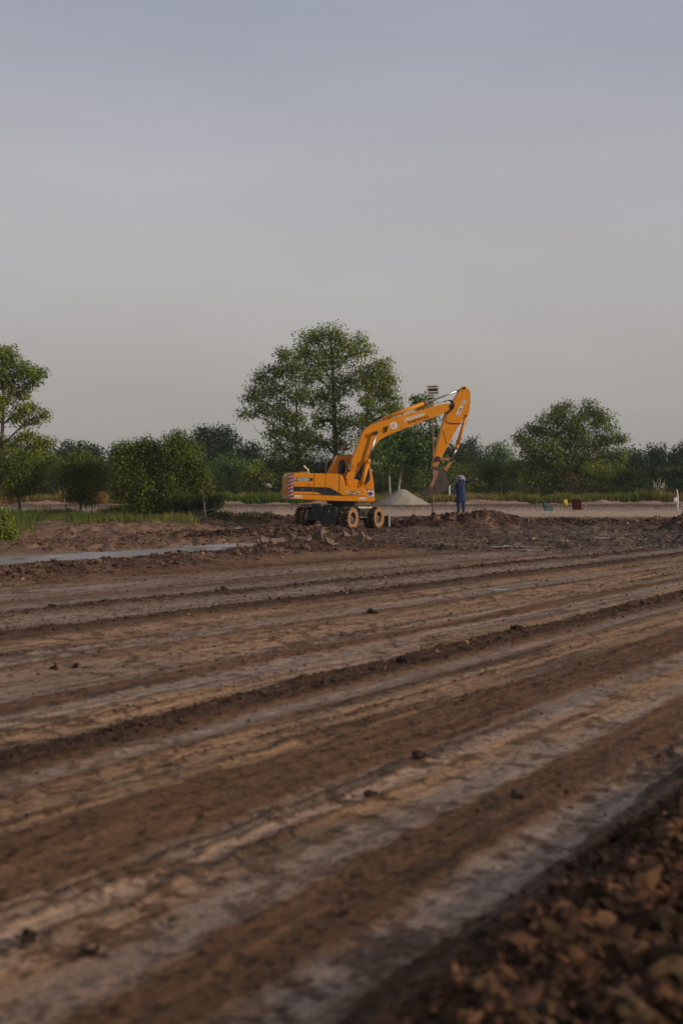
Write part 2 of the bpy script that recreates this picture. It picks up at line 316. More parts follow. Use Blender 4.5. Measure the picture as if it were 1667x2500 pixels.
def height(X, Y):
    u = utrack(X, Y); v = Y*1.1
    near = 1-ss(42, 47, Y+1.4*(fbm(X*.4, Y*.2, 3, 5)-.5)*4-.10*X)
    uw = u+.34*(fbm(u*.5, v*.12, 3, 21)-.5)+.12*(fbm(u*1.6, v*.5, 3, 22)-.5)+.16*(fbm(X*5, Y*4, 3, 23, .6)-.5)
    kw = kindw(uw); hp = np.interp(uw, pU, pH)*(.15+.40*ss(.38, .62, fbm(u*1.0, v*.22, 3, 24)))
    # further left than the centre line's profile: stripes of their own
    far = ss(-28, -32, u); hf = .05*fbm(uw*1.1, v*.03, 3, 31); 
    rough = (kw[..., 3]+.55*kw[..., 2])
    tl = fbm(uw*1.7, v*.035, 3, 26, .55); lines = (1-ss(.0, .030, np.abs(tl-.5)))*ss(.40, .55, fbm(u*1.3+5, v*.20, 3, 27)); rough = np.maximum(rough, .75*lines)
    z0 = hp*(.75+.5*fbm(u*3, v*1.2, 3, 41))
    c1 = fbm(X*5, Y*5, 4, 51, .62)-.42; c2 = np.abs(fbm(X*13, Y*13, 3, 61, .6)-.5)
    z0 = z0+rough*(.06*np.maximum(c1, 0)*1.6+.045*c2)+.016*np.maximum(fbm(X*22, Y*22, 3, 63, .6)-.45, 0)+.010*(fbm(u*16, v*.5, 2, 64)-.5)+.022*(fbm(u*7, v*1.3, 4, 71, .6)-.5)
    # the heap of clods by the camera
    heap = ss(-2.62, -1.9, u+.30*(fbm(X*1.6, Y*1.6, 3, 81)-.5))*(1-ss(14, 18, Y))
    z0 = z0*(1-heap)+heap*(.22+.10*fbm(X*2.5, Y*2.5, 4, 82)+.20*np.maximum(fbm(X*6, Y*6, 4, 83, .6)-.42, 0)+.07*np.abs(fbm(X*17, Y*17, 3, 84, .6)-.5))
    # mud field further off
    zm = .20*fbm(X*.35, Y*.2, 4, 91)-.09+.60*np.maximum(fbm(X*2.4, Y*1.5, 5, 92, .66)-.46, 0)*ss(.35, .6, fbm(X*.3, Y*.25, 3, 97))
    troughs = 1-ss(.0, .35, np.abs(fbm(X*.12, Y*.3, 2, 95)-.5)*4)
    zm = zm-.05*troughs
    z0 = z0+.018*lines*(1-heap); z = z0*near+zm*(1-near)
    # banks
    rg = np.zeros_like(X)
    for R in (RIDGE_LEFT, RIDGE_RIGHT, RIDGE_FARR, RIDGE_BACKL, RIDGE_FRONT, RIDGE_MIDL): rg = np.maximum(rg, ridge(X+.5*(fbm(X*.8, Y*.5, 3, 101)-.5), Y+1.0*(fbm(X*.9, Y*.5, 3, 102)-.5), R))
    n = fbm(X*1.3, Y*1.0, 4, 103, .6)
    z = z+rg*(.70+.62*n)+np.minimum(rg*2, 1)*(.30*np.maximum(fbm(X*3.1, Y*2.4, 4, 104, .6)-.46, 0))
    # long puddle behind the left bank
    pc = (X+9.4)-(Y-38.5)*.56; pud = (1-ss(1.0, 1.9, np.abs(pc)/(1.0+.5*(fbm(Y*.3, X*.3, 2, 105)-.5))))*ss(30, 33, Y)*(1-ss(49, 54, Y))*(1-ss(.1, .3, rg))
    z = z*(1-pud)+(-.065+.13*np.maximum(fbm(X*1.2, Y*.7, 4, 106, .6)-.40, 0)*2)*pud
    pad = (1-ss(2.6, 4.2, np.hypot(X+.1, (Y-69.8)*1.0)))*(1-ss(.3, .4, rg)); z = z*(1-pad)-.02*pad+pad*.05*fbm(X*3, Y*3, 3, 107)
    # platform of the haul road, gravel bank and field behind
    up = ss(74, 82, Y)
    z = z*(1-.55*up)+.34*up
    leftb = ss(-5, -9, X)*ss(55, 62, Y)*(1-ss(78, 82, Y)); z = z+leftb*(.16+.25*fbm(X*.5, Y*.5, 3, 111)+.35*np.maximum(fbm(X*2.2, Y*1.6, 4, 112, .65)-.47, 0))
    road = ss(80.5, 83.5, Y+1.2*(fbm(X*.3, Y*.3, 3, 121)-.5)+.5*np.minimum(rg, 0)); z = z*(1-road)+(.34+.010*fbm(X*.3, Y*4, 3, 122))*road
    bank = ss(101.6, 103.2, Y+.5*(fbm(X*.8, 0*Y, 3, 123)-.5)); z = z+bank*(.40+.06*fbm(X*2, Y*2, 3, 124))
    mounds = ss(104.5, 107, Y)*(1-ss(109, 112, Y))*ss(2.6, 3.6, np.hypot(X-4.5, (Y-106.5)*.8)); z = z+mounds*(.75*np.maximum(fbm(X*.6, Y*.4, 4, 125)-.36, 0))
    z = z-ss(112, 125, Y)*.12*1
    return z, dict(u=u, uw=uw, v=v, near=near, kw=kw, rough=rough, heap=heap, rg=rg, pud=pud, road=road, bank=bank, up=up, leftb=leftb, troughs=troughs, lines=lines, far=far, mounds=mounds)
def gz(x, y): return float(height(np.array([float(x)]), np.array([float(y)]))[0][0])

def make_ground():
    ys = [-120, -60, -20, -5, 0, 1.5, 2.4, 3.2]
    y = 3.4
    while y < 116:
        ys.append(y); y *= 1.0029 if y < 16 else 1.0042
    while y < 1500: ys.append(y); y *= 1.06
    ys = np.array(ys); n1 = 420
    s = np.linspace(-1, 1, n1)
    Wd = .30*np.maximum(ys, 3)+1.6
    X = s[None]*Wd[:, None]
    ex = np.array([1.15, 1.5, 2.2, 4, 8, 16, 40])
    er = Wd[:, None]*ex[None]+ (ex[None]-1)*3
    X = np.clip(np.hstack([-er[:, ::-1], X, er]), -1400, 1400); Y = np.repeat(ys[:, None], X.shape[1], 1)
    z, d = height(X, Y)
    kw = d['kw']; C = kw@KC
    var = fbm(d['u']*1.5, d['v']*.25, 4, 201); patch = fbm(X*.45, Y*.45, 4, 202); fine = fbm(X*7, Y*7, 3, 203, .6)
    C = C*(.72+.56*var)[..., None]; C = C+(.8*d['lines'])[..., None]*(KC[3]-C)
    # blend of grey crust and tan in patches, crumb scattered on the flats
    g = ss(.50, .62, fbm(d['u']*1.2+9, d['v']*.35, 4, 204)); flat = (kw[..., 0]+kw[..., 1])
    C = C+(g*flat)[..., None]*(np.array([.25, .19, .155])-C)*.5
    # wheel ruts: thin lines along the track, grey smears and brown crumb lines
    ln = fbm(d['uw']*6, d['v']*.12, 4, 301, .62); C = C*(1-.5*ss(.54, .66, ln)*(.3+.7*ss(.4, .6, fbm(X*.5, Y*.5, 2, 303))))[..., None]
    ln2 = fbm(d['uw']*9+3, d['v']*.15, 4, 302, .62); C = C*(1+.30*ss(.54, .66, ln2))[..., None]
    cr = ss(.54, .60, fbm(X*4.5, Y*3.6, 5, 205, .68))*(.30+.6*ss(.42, .58, patch)); C = C+(cr*flat)[..., None]*(KC[2]*.8-C); spk = ss(.60, .66, fbm(X*14, Y*14, 3, 217, .7)); C = C*(1-.55*spk*(1-d['road']))[..., None]
    hp_ = np.clip(d['heap']*5, 0, 1); clodc = np.array([.064, .036, .021])*(.6+.9*fbm(X*4, Y*4, 3, 206))[..., None]+ss(.55, .7, fbm(X*3, Y*3, 3, 207))[..., None]*np.array([.035, .016, .006])
    C = C+hp_[..., None]*(clodc-C)
    # far left stripes
    fl = d['far']*d['near']; fs = fbm(d['uw']*1.2, d['v']*.05, 3, 208)[..., None]; C = C+fl[..., None]*(np.array([.24, .16, .11])*(.4+1.1*fs)-C)
    # mud field
    mudn = fbm(X*.5, Y*.35, 4, 209); m2 = fbm(X*2.5, Y*1.2, 4, 210, .6)
    m2 = np.clip((m2-.5)*1.7+.5, 0, 1); mud = np.array([.094, .063, .050])*(.25+1.5*m2)[..., None]; mud = mud+ss(.5, .62, mudn)[..., None]*(np.array([.19, .125, .082])*(.5+m2[..., None])-mud)*.7
    leftmix = ss(2, -6, X+(Y-60)*.1)[..., None]; rub = np.array([.23, .135, .085])*(.35+1.3*m2)[..., None]
    mud = mud+leftmix*.75*(rub-mud)
    C = C*d['near'][..., None]+mud*(1-d['near'])[..., None]
    rgm = ss(.06, .22, d['rg'])*(1-d['road']); ridgec = np.array([.080, .046, .031])*(.35+1.3*fbm(X*2.2, Y*2.2, 4, 211, .62))[..., None]
    pale = ss(.58, .70, fbm(X*1.1, Y*.9, 3, 212)); ridgec = ridgec+pale[..., None]*(np.array([.26, .16, .105])-ridgec)*.6
    C = C+rgm[..., None]*(ridgec-C)
    C = C+(d['pud'])[..., None]*(np.array([.13, .10, .085])-C)*.8
    lb = d['leftb'][..., None]; C = C+lb*(np.array([.17, .11, .07])*(.5+m2[..., None])-C)*.8
    roadc = np.array([.365, .272, .205])*(.85+.3*fbm(X*.25, Y*2.2, 4, 213))[..., None]
    C = C+d['road'][..., None]*(roadc-C)
    grav = np.array([.105, .080, .064])*(.55+.9*fbm(X*6, Y*6, 3, 214, .7))[..., None]
    C = C+d['bank'][..., None]*(grav-C)
    soil = np.array([.30, .195, .135])*(.5+.9*fbm(X*1.2, Y*1.2, 4, 215))[..., None]
    C = C+(ss(104.9, 106, Y))[..., None]*(soil-C)
    gr = np.array([.07, .085, .03])*(.6+.8*fbm(X*.5, Y*.5, 3, 216))[..., None]
    C = C+(ss(109.5, 112, Y+2*(mudn-.5)))[..., None]*(gr-C)
    rough = np.clip(d['rough']*d['near']+d['heap']+(1-d['near'])*.9+rgm, 0, 1)*(1-d['road'])+.6*d['bank']+.15
    wet = np.clip((kw[..., 0]*.55)*d['near']*(1-d['heap'])+(1-d['near'])*.35*d['troughs']*(1-d['up'])+d['pud'], 0, 1)*(1-rgm)
    nr, nc = X.shape
    idx = np.arange(nr*nc).reshape(nr, nc)
    f = np.stack([idx[:-1, :-1], idx[:-1, 1:], idx[1:, 1:], idx[1:, :-1]], -1).reshape(-1, 4)
    V = np.stack([X, Y, z], -1).reshape(-1, 3)
    km = np.stack([np.clip(rough, 0, 1), wet, 0*rough], -1).reshape(-1, 3); trk = np.stack([d['uw'], d['v'], 0*X], -1).reshape(-1, 3)
    o = bigmesh('ground', V, f, M['ground'], None, np.clip(C, .004, 1).reshape(-1, 3), True, [('kindmix', km), ('trk', trk)])
    tag(o, kind='structure')
make_ground()

# puddles: water lying in the hollows, one sheet along each
def puddle(pts, z, name='puddle'):
    mb = MB(); v = []; 
    for (x, y, hw) in pts: v += [(x-hw, y, z), (x+hw, y, z)]
    mb.add(v, [(2*i, 2*i+1, 2*i+3, 2*i+2) for i in range(len(pts)-1)])
    tag(mb.build(name, M['water']), kind='structure')
puddle([(-9.4+(y-38.5)*.56, y, 2.6) for y in np.linspace(30, 53, 18)], .004)
def blobpuddle(px, py, hw, hd):
    Y = 6944/(py-HOR)*.985; x, y = (px-CX)/FPX*Y, Y
    th = np.linspace(0, 2*math.pi, 28, endpoint=False); r = 1+.35*np.sin(th*3+px)+.22*np.sin(5*th+py)
    xs = x+hw*r*np.cos(th); ys_ = y+hd*r*np.sin(th); z0 = float(np.percentile(height(xs, ys_)[0], 62)); z0 = max(z0, gz(x, y)+.004)
    mb = MB(); mb.add(np.stack([xs, ys_, np.full(28, z0)], -1), [tuple(range(28))]); tag(mb.build('puddle', M['water']), kind='structure')
for a in [(1272, 1335, .9, .8), (1300, 1340, .6, .5), (1247, 1336, .3, .4), (1510, 1315, 1.3, .8), (1405, 1298, .7, .9), (1240, 1438, .42, .16), (1206, 1436, .12, .08), (585, 1292, .45, .6), (660, 1312, 1.2, 1.5), (560, 1346, .9, .7), (1370, 1322, .5, .4), (980, 1312, .6, .6), (1620, 1330, .7, .4)]: blobpuddle(*a)

# ------------------------------------------------------------------ soil clods
def ico(sub):
    if sub == 0: return np.array([(1, 0, 0), (-1, 0, 0), (0, 1, 0), (0, -1, 0), (0, 0, 1), (0, 0, -1.)]), np.array([(0, 2, 4), (2, 1, 4), (1, 3, 4), (3, 0, 4), (2, 0, 5), (1, 2, 5), (3, 1, 5), (0, 3, 5)])
    bm = bmesh.new(); bmesh.ops.create_icosphere(bm, subdivisions=sub, radius=1); bm.verts.ensure_lookup_table()
    v = np.array([q.co[:] for q in bm.verts]); f = np.array([[q.index for q in p.verts] for p in bm.faces]); bm.free(); return v, f
def clodset(name, P, S, C, sub=1, seed=1, flat=.7, amp=.35, root=None, smooth=False):
    v, f = ico(sub); rng = np.random.default_rng(seed); n = len(P); k = len(v)
    K = 24; shapes = []
    for i in range(K):
        q = v*(1+amp*(rng.random((k, 1))-.5)*2)
        if sub == 2:
            for _ in range(7): wv = rng.normal(size=3)*rng.uniform(2, 5); q = q*(1+.13*np.sin(v@wv+rng.uniform(0, 6)))[:, None]
        d1 = rng.normal(size=3); d1 /= np.linalg.norm(d1); q = q-np.clip(q@d1-.35, 0, 9)[:, None]*d1*.8
        d1 = rng.normal(size=3); d1 /= np.linalg.norm(d1); q = q-np.clip(q@d1-.4, 0, 9)[:, None]*d1*.8
        q = q*(1, rng.uniform(.6, 1.1), rng.uniform(.5, 1)); shapes.append(q)
    shapes = np.array(shapes); sh = shapes[rng.integers(0, K, n)]
    A = rng.normal(size=(n, 3, 3)); Q, _ = np.linalg.qr(A)
    sh = np.einsum('nkj,nij->nki', sh, Q)*S[:, None, None]; sh[..., 2] *= flat
    V = (P[:, None]+sh).reshape(-1, 3); F = (f[None]+(np.arange(n)*k)[:, None, None]).reshape(-1, 3)
    o = bigmesh(name, V, F, M['clod'], root, np.repeat(C, k, 0), smooth)
    if root is None: tag(o, kind='stuff')
    return o
def scatter(n, xs, ys, dens=None, seed=3):
    rng = np.random.default_rng(seed); X = rng.uniform(*xs, n); Y = rng.uniform(*ys, n)
    z, d = height(X, Y)
    if dens is not None:
        k = rng.random(n) < dens(X, Y, d); X, Y, z = X[k], Y[k], z[k]; d = {a: b[k] for a, b in d.items()}
    return X, Y, z, d, rng
def ccol(rng, n, base, br=.5, pale=.12, palec=(.24, .145, .085)):
    c = np.array(base)*(1-br+2*br*rng.random((n, 1)))*(1+.25*(rng.random((n, 3))-.5)); p = rng.random(n) < pale; c[p] = np.array(palec)*(.6+.6*rng.random((p.sum(), 1))); return c
# heap at the lower right
X, Y, z, d, rng = scatter(190000, (-1.6, 6.5), (3.4, 17), lambda X, Y, d: (d['heap'] > .015)*(np.abs(X) < .30*Y+1.2)*np.clip(.12+6.0/Y**1.2, 0, 1), 5)
S = np.clip(.008+.009*rng.pareto(2.0, len(X)), .007, .06)*(.65+.45*d['heap']); P = np.stack([X, Y, z+S*.15], -1)
big = S > .026; cH = ccol(rng, len(X), (.078, .042, .024), .5, .24, (.155, .080, .042)); clodset('clod_heap', P[big], S[big]*1.12, cH[big], 2, 16, .8, .26, smooth=False); print('big', big.sum()); P, S, X = P[~big], S[~big], X[~big]
cc = ccol(rng, len(X), (.078, .042, .024), .55, .24, (.165, .085, .043)); md = S > .013; clodset('clod_heap', P[md], S[md], cc[md], 1, 6, .85, .42); clodset('clod_heap', P[~md], S[~md], cc[~md], 0, 7, .9, .42); print('heap', len(X))
# crumb on the rough stripes and loose on the flats
def d2(X, Y, d): return d['near']*(1-d['heap'])*(np.abs(X) < .29*Y+1)*(np.clip(d['kw'][:, 3]**1.5*.85+.5*d['lines']+d['kw'][:, 2]**2*.16*(fbm(X*2, Y*1.2, 3, 9) > .5)+.006, 0, 1))*np.clip(30/Y**1.15, 0, 1)*(d['u'] > -34)+d['near']*(1-d['heap'])*(np.abs(X) < .29*Y+1)*.05*(.3+1.4*ss(.45, .6, fbm(X*1.1, Y*.8, 3, 18)))
X, Y, z, d, rng = scatter(420000, (-10, 13), (4, 47), d2, 7)
S = np.clip(.008+.010*rng.pareto(2.4, len(X)), .006, .06)*(.6+.014*Y)*(.65+.6*d['kw'][:, 3]); P = np.stack([X, Y, z+S*.2], -1)
clodset('crumbled_soil', P, S, ccol(rng, len(X), (.070, .042, .028), .5, .06), 0, 8); print('crumb', len(X))
# banks and mud field
def d3(X, Y, d): return (np.abs(X) < .29*Y+2)*(1-d['road'])*np.clip((ss(.05, .2, d['rg'])*.9+(1-d['near'])*(.12+.48*ss(.38, .5, fbm(X*.8, Y*.5, 3, 19)))*np.where(X > -3, 1, .55)), 0, 1)*np.clip(1.5-.012*Y, .3, 1)*(1-d['pud'])
X, Y, z, d, rng = scatter(330000, (-17, 22), (25, 82), d3, 9)
S = np.clip(.025+.024*rng.pareto(2.3, len(X)), .02, .14)*(.8+.6*(d['rg'] > .1)*(Y > 50)); P = np.stack([X, Y, z+S*.2], -1)
cc = ccol(rng, len(X), (.082, .049, .034), .6, .12); rt = ss(0, 8, X)*(1-ss(.05, .15, d['rg'])); cc = cc*(1-rt[:, None])+rt[:, None]*ccol(rng, len(X), (.105, .078, .062), .7, .24, (.25, .185, .14))
clodset('bank_clods', P, S, cc, 0, 10); print('bank', len(X))
# stones and crumbs along the gravel bank behind the road
X, Y, z, d, rng = scatter(14000, (-34, 34), (101.6, 105.3), lambda X, Y, d: np.hypot(X-4.5, (Y-106.5)*.8) > 2.4, 11)
S = .02+.04*rng.random(len(X)); P = np.stack([X, Y, z+S*.1], -1)
clodset('gravel', P, S, ccol(rng, len(X), (.11, .085, .07), .6, .10, (.34, .25, .18)), 0, 12)
# single loose clods that stand out on the foreground tracks
single = [(1020, 1858, .05, 'flat dark clod on the pale crust right of centre in the foreground'), (905, 1945, .045, 'small dark clod left of the flat dark clod, on the tan track'),
          (67, 2310, .04, 'dark round clod near the lower left corner'), (230, 2333, .04, 'small dark clod right of the round one near the lower left corner'),
          (982, 1622, .075, 'dark clod alone on the tan track above the middle of the ground'), (908, 1500, .09, 'knobbly clod on the grey strip below the excavator wheels'),
          (1400, 1995+100, .035, 'upright clod standing at the edge of the near clod heap'), (135, 1635, .065, 'broken dark clod beside a wheel rut at left'), (188, 1632, .045, 'dark clod just right of the broken one at left'),
          (1262, 1549, .08, 'reddish dark clod on the pale track right of centre'), (548, 1443, .08, 'dark clod on the pale strip in front of the left bank'), (1200+60, 1800+165, .05, 'dark crumbly clod on the pale ridge at right')]
for i, (px, py, s_, lab) in enumerate(single):
    Y = 6944/(py-HOR); x = (px-CX)/FPX*Y; zz = gz(x, Y)
    if 'upright' in lab: x, Y = (1400-CX)/FPX*7.3, 7.3; zz = gz(x, Y)+.02
    r = empty('soil_clod', (x, Y, zz), lab, 'soil clod', 'loose soil clods on the foreground'); rng = np.random.default_rng(i)
    n = 7; P = np.stack([x+rng.normal(0, s_*.45, n), Y+rng.normal(0, s_*.45, n), zz+s_*.25+rng.normal(0, s_*.15, n)], -1); P[0] = (x, Y, zz+s_*.35)
    S = s_*rng.uniform(.35, .65, n); S[0] = s_*.9
    c = clodset('clod', P, S, ccol(rng, n, (.045, .028, .02), .3, 0), 2, 20+i, .75, .25, root=r)
# tilted slabs of clay in the spoil in front of the machine
rng = np.random.default_rng(77)
slabs = [(655, 1345, .42, .9), (685, 1352, .60, .5), (775, 1335, .52, 1.9), (752, 1340, .38, 1.1), (868, 1318, .55, 1.5), (872, 1340, .45, 2.2), (845, 1335, .30, .8), (812, 1350, .34, .2), (720, 1325, .32, 1.4), (590, 1352, .30, .7), (645, 1320, .34, .2), (900, 1330, .34, 1.2)]
where = ['left end of the spoil ridge', 'broad flat one low on the spoil ridge, left of middle', 'pale steep one in the middle of the spoil ridge', 'narrow one left of the pale steep one', 'upright one topping the ridge at its right end', 'leaning one below the upright one', 'small one behind the crumbling face', 'low one at the foot of the ridge', 'tilted one high on the ridge, left of middle', 'outermost one at far left of the ridge', 'pinkish one by the shallow puddle', 'last one at far right of the ridge']
for (px, py, s_, yaw), lab in zip(slabs, where):
    Y = 42.8-(py-1335)*.06+(px-750)*.004; p = W(px, py, Y); p[2] = max(gz(p[0], p[1])-.02, p[2]-.1)
    r = empty('clay_slab', p, 'tilted slab of dried clay, '+lab, 'clay slab', 'clay slabs in the spoil ridge')
    a = np.array([math.cos(yaw)*.8, math.sin(yaw)*.3, -.45]); a /= np.linalg.norm(a); b = np.cross(a, [.2, -1, .4]); b /= np.linalg.norm(b); nn = np.cross(a, b)
    th = np.sort(rng.uniform(0, 2*math.pi, 8)); pl = [p+np.array([0, -.12, .05])+.75*s_*(math.cos(t)*a*rng.uniform(.7, 1.1)+math.sin(t)*b*.5*rng.uniform(.7, 1.1)) for t in th]
    mb = MB(); mb.prism(pl, nn*.10); mb.build('slab', M['slab'], r, .015)
# ------------------------------------------------------------------ the wheeled excavator
AA = math.radians(9.5); FW = np.array([math.cos(AA), math.sin(AA), 0]); RT = np.array([math.sin(AA), -math.cos(AA), 0]); UP = np.array([0, 0, 1.])
EX0 = np.array([.02, 70.0, 0])
EXC = empty('wheeled_excavator', (0.02, 70, gz(0, 70)), 'orange wheeled excavator with raised boom standing in the mud', 'excavator')
def E(cx, cy, r):           # detail pixel (5.2267 per photo pixel, from 670,920) on the machine's upright plane r metres to its right
    kx = (670+cx/5.2267-CX)/FPX
    f = (kx*(EX0[1]-r*math.cos(AA))-r*math.sin(AA)-EX0[0])/(math.cos(AA)-kx*math.sin(AA))
    p = EX0+f*FW+r*RT
    p[2] = CAMZ-(920+cy/5.2267-HOR)/FPX*p[1]
    return p
def plate(mb, pts, r0, r1, mi=0):       # outline traced at r0, extruded to r1
    mb.prism([E(x, y, r0) for x, y in pts], RT*(r1-r0), mi); return mb
def part(name, pts, r0, r1, m, bevel=.012, root=EXC, smooth=False, seg=1):
    mb = MB(); plate(mb, pts, r0, r1); return mb.build(name, m, root, bevel, smooth, seg)
def rod(name, pts, rad, m, root=EXC, n=10):
    mb = MB(); mb.tube(pts, rad, n); return mb.build(name, m, root, 0, True)
def curve(ctrl, n=24):
    c = np.array(ctrl, float); k = len(c); t = np.linspace(0, k-1, n); out = []
    for q in t:
        i = min(int(q), k-2); s = q-i; p0 = c[max(i-1, 0)]; p1 = c[i]; p2 = c[i+1]; p3 = c[min(i+2, k-1)]
        out.append(.5*((2*p1)+(-p0+p2)*s+(2*p0-5*p1+4*p2-p3)*s*s+(-p0+3*p1-3*p2+p3)*s**3))
    return np.array(out)
# --- superstructure
SR = 1.25
part('machine_core', [(242, 1234), (640, 1242), (820, 1252), (862, 1290), (880, 1400), (900, 1425), (1110, 1432), (1140, 1500), (1130, 1520), (242, 1496)], SR-.03, .42, M['dark'], 0)
part('engine_cover', [(242, 1232), (640, 1240), (700, 1243), (700, 1500), (242, 1490)], .40, -SR+.03, M['orange'], .03)
panels = [('rear_side_panel', [(240, 1226), (502, 1232), (496, 1502), (236, 1500)]),
          ('side_door', [(508, 1232), (647, 1237), (643, 1504), (502, 1502)]),
          ('side_door', [(653, 1238), (820, 1244), (817, 1508), (648, 1504)]),
          ('tool_box', [(826, 1244), (848, 1250), (866, 1268), (884, 1300), (896, 1345), (904, 1385), (914, 1405), (930, 1413), (1110, 1417), (1138, 1426), (1158, 1450), (1168, 1485), (1164, 1518), (1140, 1526), (822, 1512)])]
for nm, pts in panels: 
    if nm == 'tool_box': 
        part(nm, pts, SR, .45, M['orange'], .055, seg=4)
    else: part(nm, pts, SR, SR-.06, M['orange'], .012)
mb = MB(); plate(mb, [(240, 1222), (830, 1240), (830, 1246), (240, 1230)], SR-.02, -SR+.02); mb.build('engine_deck', M['orange'], EXC, .01)
# base frame (sill)
part('base_frame', [(236, 1504), (1168, 1530), (1262, 1534), (1283, 1550), (1282, 1572), (1266, 1592), (1240, 1596), (640, 1580), (236, 1560)], SR+.04, -SR, M['orange'], .035, seg=3)
part('front_guard', [(1266, 1540), (1288, 1548), (1286, 1590), (1270, 1594)], SR-.12, -SR+.1, M['black'], .01)
# counterweight: rounded in plan, slightly narrower at the top
fr = float((E(236, 1400, SR)-EX0)@FW); zt = E(236, 1222, SR)[2]; zb = E(236, 1560, SR)[2]
plan = [(0, SR), (-.10, 1.22), (-.20, 1.12), (-.27, .9), (-.31, .5), (-.33, 0), (-.31, -.5), (-.27, -.9), (-.20, -1.12), (-.10, -1.22), (0, -SR)]
rings = []
for t, sx, ins in ((0, 1, .04), (.08, 1, 0), (.3, 1, 0), (.6, .97, 0), (.85, .86, .0), (.96, .70, .015), (1, .5, .05)):
    rings.append([EX0*(1, 1, 0)+(fr+f*sx*(1 if t < .9 else .9))*FW+(r*(1-ins))*RT+UP*(zb+(zt-zb)*t) for f, r in plan])
mb = MB(); mb.loft(rings); cw = mb.build('counterweight', M['orange'], EXC, 0, False)
def CWP(s, t, off=.006):     # s along the plan outline (0 right side .. 10), t height
    i = min(int(s), 9); q = s-i
    f = plan[i][0]*(1-q)+plan[i+1][0]*q; r = plan[i][1]*(1-q)+plan[i+1][1]*q
    sx = np.interp(t, (0, .3, .6, .85, .96, 1), (1, 1, .97, .86, .63, .45)); tx = np.array([plan[i+1][0]-plan[i][0], plan[i+1][1]-plan[i][1]]); nrm = np.array([-abs(tx[1]), tx[0]*np.sign(-tx[1])*-1]); nrm /= np.linalg.norm(nrm)
    n3 = nrm[0]*FW+(abs(nrm[1]) if r > 0 else -abs(nrm[1]))*RT
    return EX0*(1, 1, 0)+f*sx*FW+fr*FW+r*RT+UP*(zb+(zt-zb)*t)+n3*off
def cwpatch(name, s0, s1, t0, t1, m, root=EXC, skew=0, off=.008, ns=3, ntt=8):
    v = []; 
    for j in range(ntt+1):
        for i in range(ns+1):
            s = s0+(s1-s0)*i/ns; t = t0+(t1-t0)*j/ntt+skew*(i/ns); v.append(CWP(s, min(max(t, 0), .99), off))
    f = [(j*(ns+1)+i, j*(ns+1)+i+1, (j+1)*(ns+1)+i+1, (j+1)*(ns+1)+i) for j in range(ntt) for i in range(ns)]
    mb = MB(); mb.add(v, f); return mb.build(name, m, root)
strip = cwpatch('warning_strip', .02, 2.15, .01, .97, M['white'])
for k in range(7):
    t0 = .02+k*.138; cwpatch('red_stripe', .04, 2.12, t0+.075, t0+.135, M['red'], strip, skew=-.075, off=.013, ntt=1)
b2 = cwpatch('rear_reflector', 2.5, 8.5, .01, .16, M['white'], ns=8, ntt=1)
for k in range(9): cwpatch('red_bar', 2.7+k*.62, 3.0+k*.62, .015, .155, M['red'], b2, off=.013, ns=1, ntt=1)
cwpatch('rear_plate', 2.6, 4.4, .76, .88, M['greyplate'], ns=2, ntt=1); cwpatch('rear_plate', 2.9, 4.0, .42, .60, M['greyplate'], ns=2, ntt=1)
# black swoosh on the side and the seams across it
def decal(name, pts, r, m, root=EXC, th=.006):
    mb = MB(); plate(mb, pts, r+th, r+.0015); return mb.build(name, m, root)
decal('swoosh_decal', [(238, 1397), (497, 1404), (494, 1466), (236, 1461)], SR, M['navy'])
decal('swoosh_decal', [(509, 1405), (645, 1409), (641, 1503), (617, 1499), (580, 1488), (545, 1475), (505, 1467)], SR, M['navy'])
decal('swoosh_decal', [(655, 1409), (690, 1411), (720, 1420), (760, 1441), (816, 1474), (815, 1506), (650, 1503)], SR, M['navy'])
decal('swoosh_decal', [(827, 1481), (850, 1493), (878, 1512), (827, 1510)], SR+.004, M['navy'])
def TX(name, s, cx, cy, r, hpx, m, ang=0, shear=0, bold=0, sx=1., root=EXC):
    a = math.radians(ang); xd = FW*math.cos(a)+UP*math.sin(a); yd = -FW*math.sin(a)+UP*math.cos(a)
    return text(name, s, E(cx, cy, r), xd, yd, hpx/259.*1.38, m, root, shear, .004, bold, sx)
d0 = decal('name_plate', [(246, 1293), (262, 1286), (492, 1291), (486, 1330), (252, 1327)], SR, M['navy'])
TX('lettering', 'IE AROOJBIH', 250, 1316, SR+.010, 25, M['white'], -1.2, 0, .02, .98, d0)
TX('lettering', 'AIRPARAMOUNT', 300, 1329, SR+.010, 10, M['white'], -1.2, 0, .02, 1.25, d0)
hp = decal('hatch_plate', [(424, 1357), (478, 1358), (477, 1394), (422, 1393)], SR, M['orange'], th=.012)
decal('latch', [(430, 1362), (445, 1362), (445, 1386), (430, 1386)], SR+.012, M['red'], hp); decal('lock', [(452, 1368), (464, 1368), (464, 1378), (452, 1378)], SR+.012, M['black'], hp)
ring = MB(); c0 = E(357, 1424, SR+.008); ring.tube([c0+.055*(math.cos(a)*FW+math.sin(a)*UP) for a in np.linspace(math.pi*.9, math.pi*2.1, 12)], .007, 4); ring.build('faded_mark', M['greyplate'], EXC)
for (x, y) in ((258, 1530), (1080, 1559)):
    q = decal('reflector_plate', [(x+4, y-20), (x+100, y-18), (x+84, y+17), (x, y+15)], SR+.04, M['white'])
    for k in (0, 1): decal('red_flash', [(x+8+42*k, y+2), (x+38+42*k, y-6), (x+46+42*k, y-6), (x+24+42*k, y+15), (x+16+42*k, y+15), (x+22+42*k, y+4)], SR+.046, M['red'], q)
cwd = decal('badge_decal', [(935, 1478), (1060, 1482), (1068, 1496), (1060, 1506), (945, 1503)], SR+.002, M['navy'])
